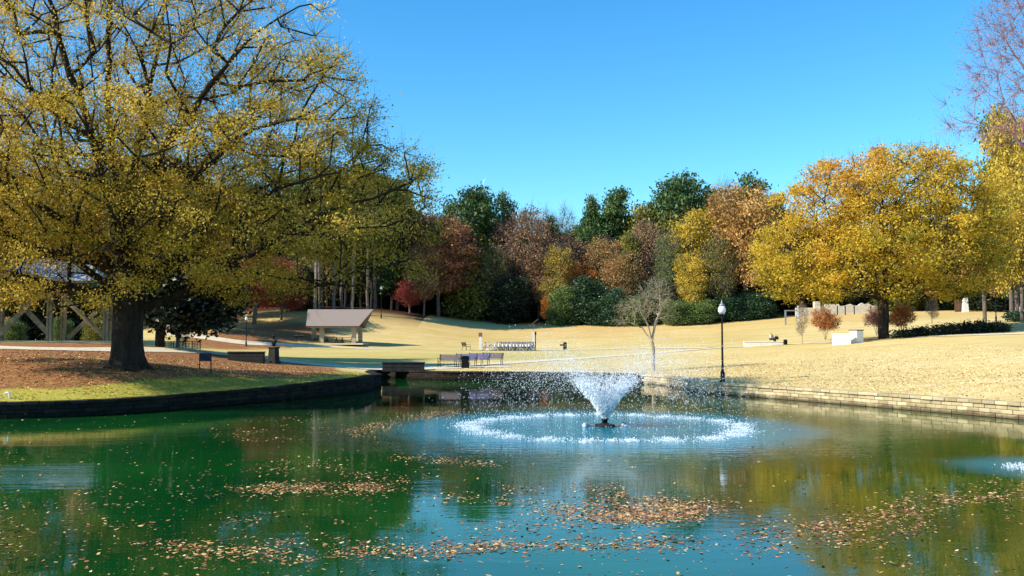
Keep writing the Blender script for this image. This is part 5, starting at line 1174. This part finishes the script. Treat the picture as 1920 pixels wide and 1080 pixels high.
for i, px_ in enumerate((557, 567)):
    r = empty('grill', at(px_, 126 + i * .8)); tag(r, ['left one of two small charcoal grills beside the shelter', 'right one of two small charcoal grills, nearer the shelter'][i], 'grill', 'charcoal grills left of the shelter')
    m = MB(); m.tube([(0, 0, -.1), (0, 0, .62)], .05, 6); m.build('pedestal', 'iron', r); m = MB(); m.box((0, 0, .72), (.62, .42, .22), taper=1.1); m.build('firebox', 'iron', r); m = MB(); m.box((0, 0, .85), (.6, .4, .03)); m.build('grate', 'grey_metal', r)

# ------------------------------------------------------------------ bicycle rack with hire bicycles
D = 116.0; k = D / F
def gpt(px_, dy=0.0): return at(px_, D + dy, .05)
r = empty('rack_kiosk', gpt(901, -.4)); tag(r, 'white pay post with a small brown sign head left of the bicycles', 'kiosk')
m = MB(); m.box((0, 0, .75), (.34, .22, 1.5), bev=.02); m.build('body', 'white_metal', r); m = MB(); m.box((.0, 0, 1.92), (.46, .10, .50), bev=.02); m.build('sign_head', 'solar', r); m = MB(); m.tube([(0, 0, 1.5), (0, 0, 1.7)], .05, 6); m.build('neck', 'white_metal', r)
r = empty('solar_pole', gpt(1001, .2)); tag(r, 'white post carrying a tilted solar panel at the right end of the bicycle rack', 'solar panel')
m = MB(); m.box((-.06, 0, 1.15), (.22, .2, 2.3), bev=.02); m.build('post', 'white_metal', r); m = MB(); m.tube([(-.02, 0, 2.3), (-.06, 0, 3.3)], .05, 6); m.build('mast', 'grey_metal', r)
m = MB(); m.box((-.02, 0, 3.42), (1.35, .8, .06), ry=-.72); m.build('panel', 'solar', r)
r = empty('signal_post', gpt(1004, -.5)); tag(r, 'dark post with a box head right beside the solar panel post', 'post')
m = MB(); m.tube([(0, 0, -.1), (0, 0, 1.9)], .06, 8); m.build('post', 'iron', r); m = MB(); m.box((0, 0, 2.1), (.2, .2, .42), bev=.02); m.build('head', 'iron', r)
r = empty('bike_rack', gpt(955, .55)); tag(r, 'long low white docking rail behind the hire bicycles', 'bicycle rack')
m = MB(); m.box((0, 0, .06), (6.0, .35, .10), bev=.01); m.build('base_rail', 'white_metal', r)
for i in range(12): m = MB(); m.box((-2.8 + i * .5, 0, .48), (.12, .16, .78), bev=.02); m.build('dock', 'white_metal', r)
def torus(m, c, R_, r_, n=20, k=5):
    pts = [];
    vs = []
    for i in range(n):
        a = 2 * math.pi * i / n
        for j in range(k):
            b_ = 2 * math.pi * j / k; rr3 = R_ + r_ * math.cos(b_); vs.append((c[0] + rr3 * math.cos(a), c[1] + r_ * math.sin(b_), c[2] + rr3 * math.sin(a)))
    fs = [(i * k + j, i * k + (j + 1) % k, ((i + 1) % n) * k + (j + 1) % k, ((i + 1) % n) * k + j) for i in range(n) for j in range(k)]
    m.add(vs, fs)
def bicycle():
    r = empty('bicycle', (0, 0, 0))
    for x in (-.53, .53):
        m = MB(); torus(m, (x, 0, .33), .31, .03); w_ = m.build('wheel', 'rubber', r)
        m = MB()
        for i in range(8): a = math.pi * i / 8; m.tube([(x - .29 * math.cos(a), 0, .33 - .29 * math.sin(a)), (x + .29 * math.cos(a), 0, .33 + .29 * math.sin(a))], .006, 3)
        m.build('spokes', 'grey_metal', w_)
    m = MB(); m.tube([(-.53, 0, .33), (-.05, 0, .30), (.36, 0, .72)], .032, 6); m.tube([(-.05, 0, .3), (-.18, 0, .78)], .028, 6); m.tube([(-.53, 0, .33), (-.16, 0, .66)], .02, 5); m.build('frame', 'blue_metal', r)
    m = MB(); m.tube([(.53, 0, .33), (.40, 0, .74), (.34, 0, 1.02)], .024, 6); m.build('fork', 'grey_metal', r)
    m = MB(); m.tube([(.22, -.30, 1.05), (.34, -.12, 1.02), (.34, .12, 1.02), (.22, .30, 1.05)], .02, 5); m.build('handlebar', 'iron', r)
    m = MB(); m.box((-.22, 0, .92), (.26, .17, .07), bev=.02); m.tube([(-.18, 0, .76), (-.21, 0, .9)], .018, 5); m.build('saddle', 'rubber', r)
    m = MB(); m.box((.55, 0, .92), (.26, .34, .22), taper=1.15); m.build('basket', 'white_metal', r)
    m = MB(); m.box((-.60, 0, .62), (.5, .10, .30), taper=.7, bev=.02); m.build('rear_guard', 'white_metal', r)
    return reg(r)
bk0 = bicycle(); bpx = [914, 934, 941, 948, 955, 962, 968, 974, 980, 986, 992, 997]
bl_ = ['white and blue hire bicycle apart from the others, seen side on by the pay post', 'first hire bicycle of the tight row, next to the gap', 'second hire bicycle of the tight row', 'third hire bicycle of the tight row', 'fourth hire bicycle of the tight row', 'fifth hire bicycle of the tight row', 'sixth hire bicycle of the tight row', 'seventh hire bicycle of the tight row', 'eighth hire bicycle of the tight row', 'ninth hire bicycle of the tight row', 'last but one hire bicycle of the tight row', 'last hire bicycle of the row beside the solar panel post']
for i, px_ in enumerate(bpx):
    q = gpt(px_, -.35); rz = R(8) if i == 0 else R(58 + (i * 37) % 9)
    o_ = bk0 if i == 0 else copy_tree(bk0, q, rz, None, None, 'bicycle')
    o_.location = [float(c) for c in q]; o_.rotation_euler = (0, 0, rz); tag(o_, bl_[i], 'bicycle', 'hire bicycles in the docking rack')

# ------------------------------------------------------------------ person sitting on the pale wall
D = 101.2; q = at(1445, D); zt = P(1445, 637, D)[2]
r = empty('person', (q[0], D, zt), R(35)); tag(r, 'person in white top and black trousers sitting on the pale low wall', 'person')
skin_body('body', [(0, 0, .10), (0, 0, .30), (0, -.01, .48), (0, -.02, .58), (0, -.04, .70), (-.17, 0, .47), (.17, 0, .47), (-.22, -.10, .26), (.22, -.10, .26), (-.14, -.30, .16), (.14, -.30, .16), (-.10, -.02, .08), (.10, -.02, .08), (-.11, -.42, .10), (.11, -.42, .10), (-.11, -.46, -.34), (.11, -.46, -.34), (-.11, -.62, -.36), (.11, -.62, -.36)],
          [(0, 1), (1, 2), (2, 3), (3, 4), (2, 5), (2, 6), (5, 7), (6, 8), (7, 9), (8, 10), (0, 11), (0, 12), (11, 13), (12, 14), (13, 15), (14, 16), (15, 17), (16, 18)],
          [(.15, .11), (.14, .10), (.15, .10), (.055, .055), (.085, .10), .06, .06, .045, .045, .03, .03, .09, .09, .07, .07, .045, .045, .04, .04], 'skin', r)
skin_body('shirt', [(0, 0, .08), (0, 0, .30), (0, -.01, .47), (-.18, 0, .47), (.18, 0, .47), (-.23, -.09, .28), (.23, -.09, .28)], [(0, 1), (1, 2), (2, 3), (2, 4), (3, 5), (4, 6)], [(.19, .15), (.18, .14), (.18, .13), .085, .085, .07, .07], 'white_cloth', r)
skin_body('trousers', [(0, 0, .08), (-.10, -.02, .09), (.10, -.02, .09), (-.12, -.43, .10), (.12, -.43, .10), (-.12, -.46, -.26), (.12, -.46, -.26)], [(0, 1), (0, 2), (1, 3), (2, 4), (3, 5), (4, 6)], [(.17, .13), .11, .11, .09, .09, .065, .065], 'black_cloth', r)
skin_body('hair', [(0, .01, .75), (0, .06, .66)], [(0, 1)], [(.10, .10), (.06, .05)], 'brown_wood', r)
r2 = empty('bag', (q[0] + .52, D - .12, zt + .02)); tag(r2, 'black bag on the pale wall beside the sitting person', 'bag')
m = MB(); m.box((0, 0, .18), (.42, .24, .36), taper=.85, bev=.05); m.build('pouch', 'black_cloth', r2); m = MB(); m.tube([(-.1, 0, .35), (-.08, 0, .47), (.08, 0, .47), (.1, 0, .35)], .015, 5); m.build('handle', 'black_cloth', r2)

# ------------------------------------------------------------------ ruined wall, frame, gate, pillar, post
D = 158.0; k = D / F; zb = P(1560, 592, D)[2]; x0 = (1492 - 960) * k
r = empty('ruined_wall', (x0, D, zb)); tag(r, 'pale ruined stone wall with an uneven top beyond the right lawn', 'wall')
prof = [(1492, 577), (1526, 577), (1527, 566), (1536, 566), (1537, 573), (1546, 573), (1547, 570), (1572, 570), (1574, 574), (1585, 573), (1594, 570), (1600, 573), (1608, 573), (1612, 570), (1616, 568), (1620, 571), (1628, 569), (1634, 573), (1645, 574), (1652, 580)]
m = MB(); n_ = len(prof); vs = []
for y in (-.3, .3):
    for px_, py_ in prof: vs.append(((px_ - 1492) * k, y, (592 - py_) * k))
    for px_, py_ in prof: vs.append(((px_ - 1492) * k, y, -.4))
fs = []
for i in range(n_ - 1):
    fs += [(i, n_ + i, n_ + i + 1, i + 1), (2 * n_ + i, 2 * n_ + i + 1, 3 * n_ + i + 1, 3 * n_ + i), (i, i + 1, 2 * n_ + i + 1, 2 * n_ + i)]
fs += [(0, 2 * n_, 3 * n_, n_), (n_ - 1, 2 * n_ - 1, 4 * n_ - 1, 3 * n_ - 1)]
m.add(vs, fs); m.build('masonry', 'pale_stone', r)
m = MB(); 
for px_ in (1531,): m.box(((px_ - 1492) * k, -.1, 1.2), (.95, .95, 2.4), bev=.03)
m.build('pier', 'pale_stone', r)
for i, px_ in enumerate((1564, 1577, 1592, 1621)):
    q = (x0 + (px_ - 1492) * k, D - 1.6 - i * .4, zb - .05); r = empty('fence_post', q); tag(r, ['dark post before the ruined wall, leftmost', 'second dark post before the ruined wall', 'third dark post before the ruined wall', 'rightmost dark post before the ruined wall'][i], 'post', 'dark posts before the ruined wall')
    m = MB(); m.tube([(0, 0, -.2), (0, 0, 1.5)], .09, 7); m.build('shaft', 'iron', r); m = MB(); m.lathe([(.13, 1.5), (.13, 1.56), (.02, 1.64)], n=8); m.build('cap', 'iron', r)
D = 146.0; k = D / F; q = at(1484, D); r = empty('timber_frame', q); tag(r, 'grey post and beam frame left of the ruined wall', 'frame')
for px_, h in ((1472, 2.3), (1496, 3.0)): m = MB(); m.box(((px_ - 1484) * k, 0, h / 2 - .2), (.22, .22, h + .2)); m.build('post', 'grey_metal' if px_ < 1480 else 'white_metal', r)
m = MB(); m.box((0, 0, 2.15), (24 * k + .3, .16, .16)); m.box((0, .0, 1.2), (24 * k - .2, .07, .07)); m.build('beam', 'grey_metal', r)
D = 150.0; q = at(1809, D); r = empty('pillar', q); tag(r, 'white tapering pillar beside the brown gate on the far right', 'pillar')
m = MB(); m.box((0, 0, .95), (.88, .7, 2.3), taper=.72, bev=.03); m.build('shaft', 'white_stone', r); m = MB(); m.box((0, 0, 2.16), (.74, .62, .12), bev=.03); m.build('cap', 'white_stone', r)
q = at(1797, D + .6); r = empty('gate', q); tag(r, 'brown boarded gate left of the white pillar', 'gate')
m = MB()
for i in range(6): m.box((-.45 + i * .18, 0, 1.0), (.165, .05, 2.0))
m.build('boards', 'brown_wood', r); m = MB()
for z in (.4, 1.6): m.box((0, -.05, z), (1.05, .05, .12))
m.build('rails', 'brown_wood', r); m = MB()
for sx in (-1, 1): m.box((sx * .6, 0, 1.05), (.12, .12, 2.2))
m.build('frame', 'brown_wood', r)
q = at(1916, 104); r = empty('marker_post', q); tag(r, 'pale short post with a square head at the right picture edge', 'post')
m = MB(); m.tube([(0, 0, -.2), (0, 0, 1.2)], .07, 7); m.build('shaft', 'white_stone', r); m = MB(); m.box((-.1, 0, 1.45), (.40, .12, .52), bev=.02); m.build('head', 'white_stone', r)
for i, (px_, D, w) in enumerate([(1905, 107, 2.4), (1925, 108, 2.0)]):
    q = at(px_, D); r = empty('juniper_shrub', q); rg = np.random.default_rng(90 + i); tag(r, ['dark low shrub behind the pale marker post', 'dark low shrub cut by the right picture edge'][i], 'shrub')
    tt = sample_blobs([(0, 0, .5, w * .6, 1.0, .6, 1)], 50, rg, .2); tt = tt[tt[:, 2] > .05]
    tree_parts(r, 'trunk', 95 + i, [[(0, 0, -.1), (0, 0, .2), (.05, 0, .4)]], tt, .012, .07, 'bark', 'holly_leaf', 1800, .15, .5, 3, .5, .01, .5, None, None, .3, .4, .7, 1.8, (5, 4, 3))

# ------------------------------------------------------------------ timber pavilion on the left
D = 75.0; k = D / F; q = at(100, D); zb = P(100, 641, D)[2]; q[2] = zb
r = empty('pavilion', q); tag(r, 'large open timber pavilion with white metal roof and crossed braces, behind the oak', 'pavilion')
W_ = lambda px_, py_, y=0.0: ((px_ - 100) * k, y, (641 - py_) * k)
# posts: front row and back row
for px_, y in ((95, 0), (201, 0), (3, 0), (57, 6), (143, 6), (200, 6)):
    x = (px_ - 100) * k * (1 + y / D); m = MB(); h = (641 - 531) * k
    m.box((x - .14, y, h / 2 - .1), (.15, .30, h + .2)); m.box((x + .14, y, h / 2 - .1), (.15, .30, h + .2)); m.box((x, y, h / 2 - .1), (.13, .2, h + .2)); m.build('post', 'timber', r)
def beam(a_, b_, w, t_, mat='timber', name='brace'):
    m = MB(); a_ = Vector(a_); b_ = Vector(b_); d = b_ - a_; c = (a_ + b_) / 2; m.box(c, (d.length, t_, w), ry=-math.atan2(d.z, d.x)); m.build(name, mat, r)
beam(W_(-8, 640, -.2), W_(92, 534, -.2), .42, .12); beam(W_(2, 534, .2), W_(97, 632, .2), .42, .12)
beam(W_(57, 555, 5.9), W_(146, 640, 5.9), .36, .12); beam(W_(60, 636, 6.1), W_(140, 560, 6.1), .36, .12)
m = MB(); m.box((0.1, 0, (641 - 538) * k), (9.0, .3, .62)); m.build('eave_beam', 'brown_wood', r); m = MB(); m.box((0.1, 6, (641 - 538) * k), (9.0, .3, .5)); m.build('eave_beam', 'brown_wood', r)
xl, xr = -4.6, (209 - 100) * k; ze = (641 - 528) * k; prof = [(-1.3, ze), (0.3, ze + .95), (2.0, ze + 1.75), (3.0, ze + 1.95), (4.0, ze + 1.75), (5.7, ze + .95), (7.3, ze)]
vs = []; 
for (y, z) in prof:
    ins = (z - ze) * .38; vs += [(xl, y, z), (xr - ins, y, z), (xl, y, z + .1), (xr - ins, y, z + .1)]
fs = []
for i in range(len(prof) - 1):
    a_ = 4 * i; b_ = a_ + 4; fs += [(a_ + 2, a_ + 3, b_ + 3, b_ + 2), (a_, b_, b_ + 1, a_ + 1), (a_ + 1, b_ + 1, b_ + 3, a_ + 3), (a_, a_ + 2, b_ + 2, b_)]
fs += [(0, 1, 3, 2)]
m = MB(); m.add(vs, fs); rf = m.build('roof', 'white_roof', r)
m = MB()
for i in range(26):
    x = xl + .3 + i * .62
    if x < xr - .4:
        for j in range(len(prof) - 1):
            (y0, z0), (y1, z1) = prof[j], prof[j + 1]; m.tube([(x, y0, z0 + .12), (x, y1, z1 + .12)], .025, 4)
m.build('seams', 'white_roof', rf)
m = MB(); m.box((-3.5, 3, .02), (18, 9, .12)); m.build('floor_slab', 'concrete', r)

# ------------------------------------------------------------------ faint daytime moon
mp = P(911, 341, 2600); m = MB(); vs = []; n_ = 14; Rm = 9.5
for i in range(n_ + 1):
    a = -math.pi / 2 + math.pi * i / n_; vs.append((Rm * math.cos(a), 0, Rm * math.sin(a))); vs.append((Rm * .45 * math.cos(a), 0, Rm * math.sin(a)))
vs2 = [(x, 1.0, z) for x, y, z in vs]; L_ = len(vs); fs = []
for i in range(n_): fs += [(2 * i, 2 * i + 1, 2 * i + 3, 2 * i + 2), (L_ + 2 * i, L_ + 2 * i + 2, L_ + 2 * i + 3, L_ + 2 * i + 1)]
m.add(vs + vs2, fs); mm, n, l, o = newmat('moonlight'); e = n.new('ShaderNodeEmission'); e.inputs[0].default_value = (0.42, 0.76, 0.95, 1); e.inputs[1].default_value = 0.85; l.new(e.outputs[0], o.inputs[0]); M['moonlight'] = mm
mo = m.build('moon', 'moonlight'); mo.location = [float(c) for c in mp]; mo.rotation_euler = (0, R(200), 0); tag(mo, 'faint pale crescent moon low in the blue sky', 'moon')
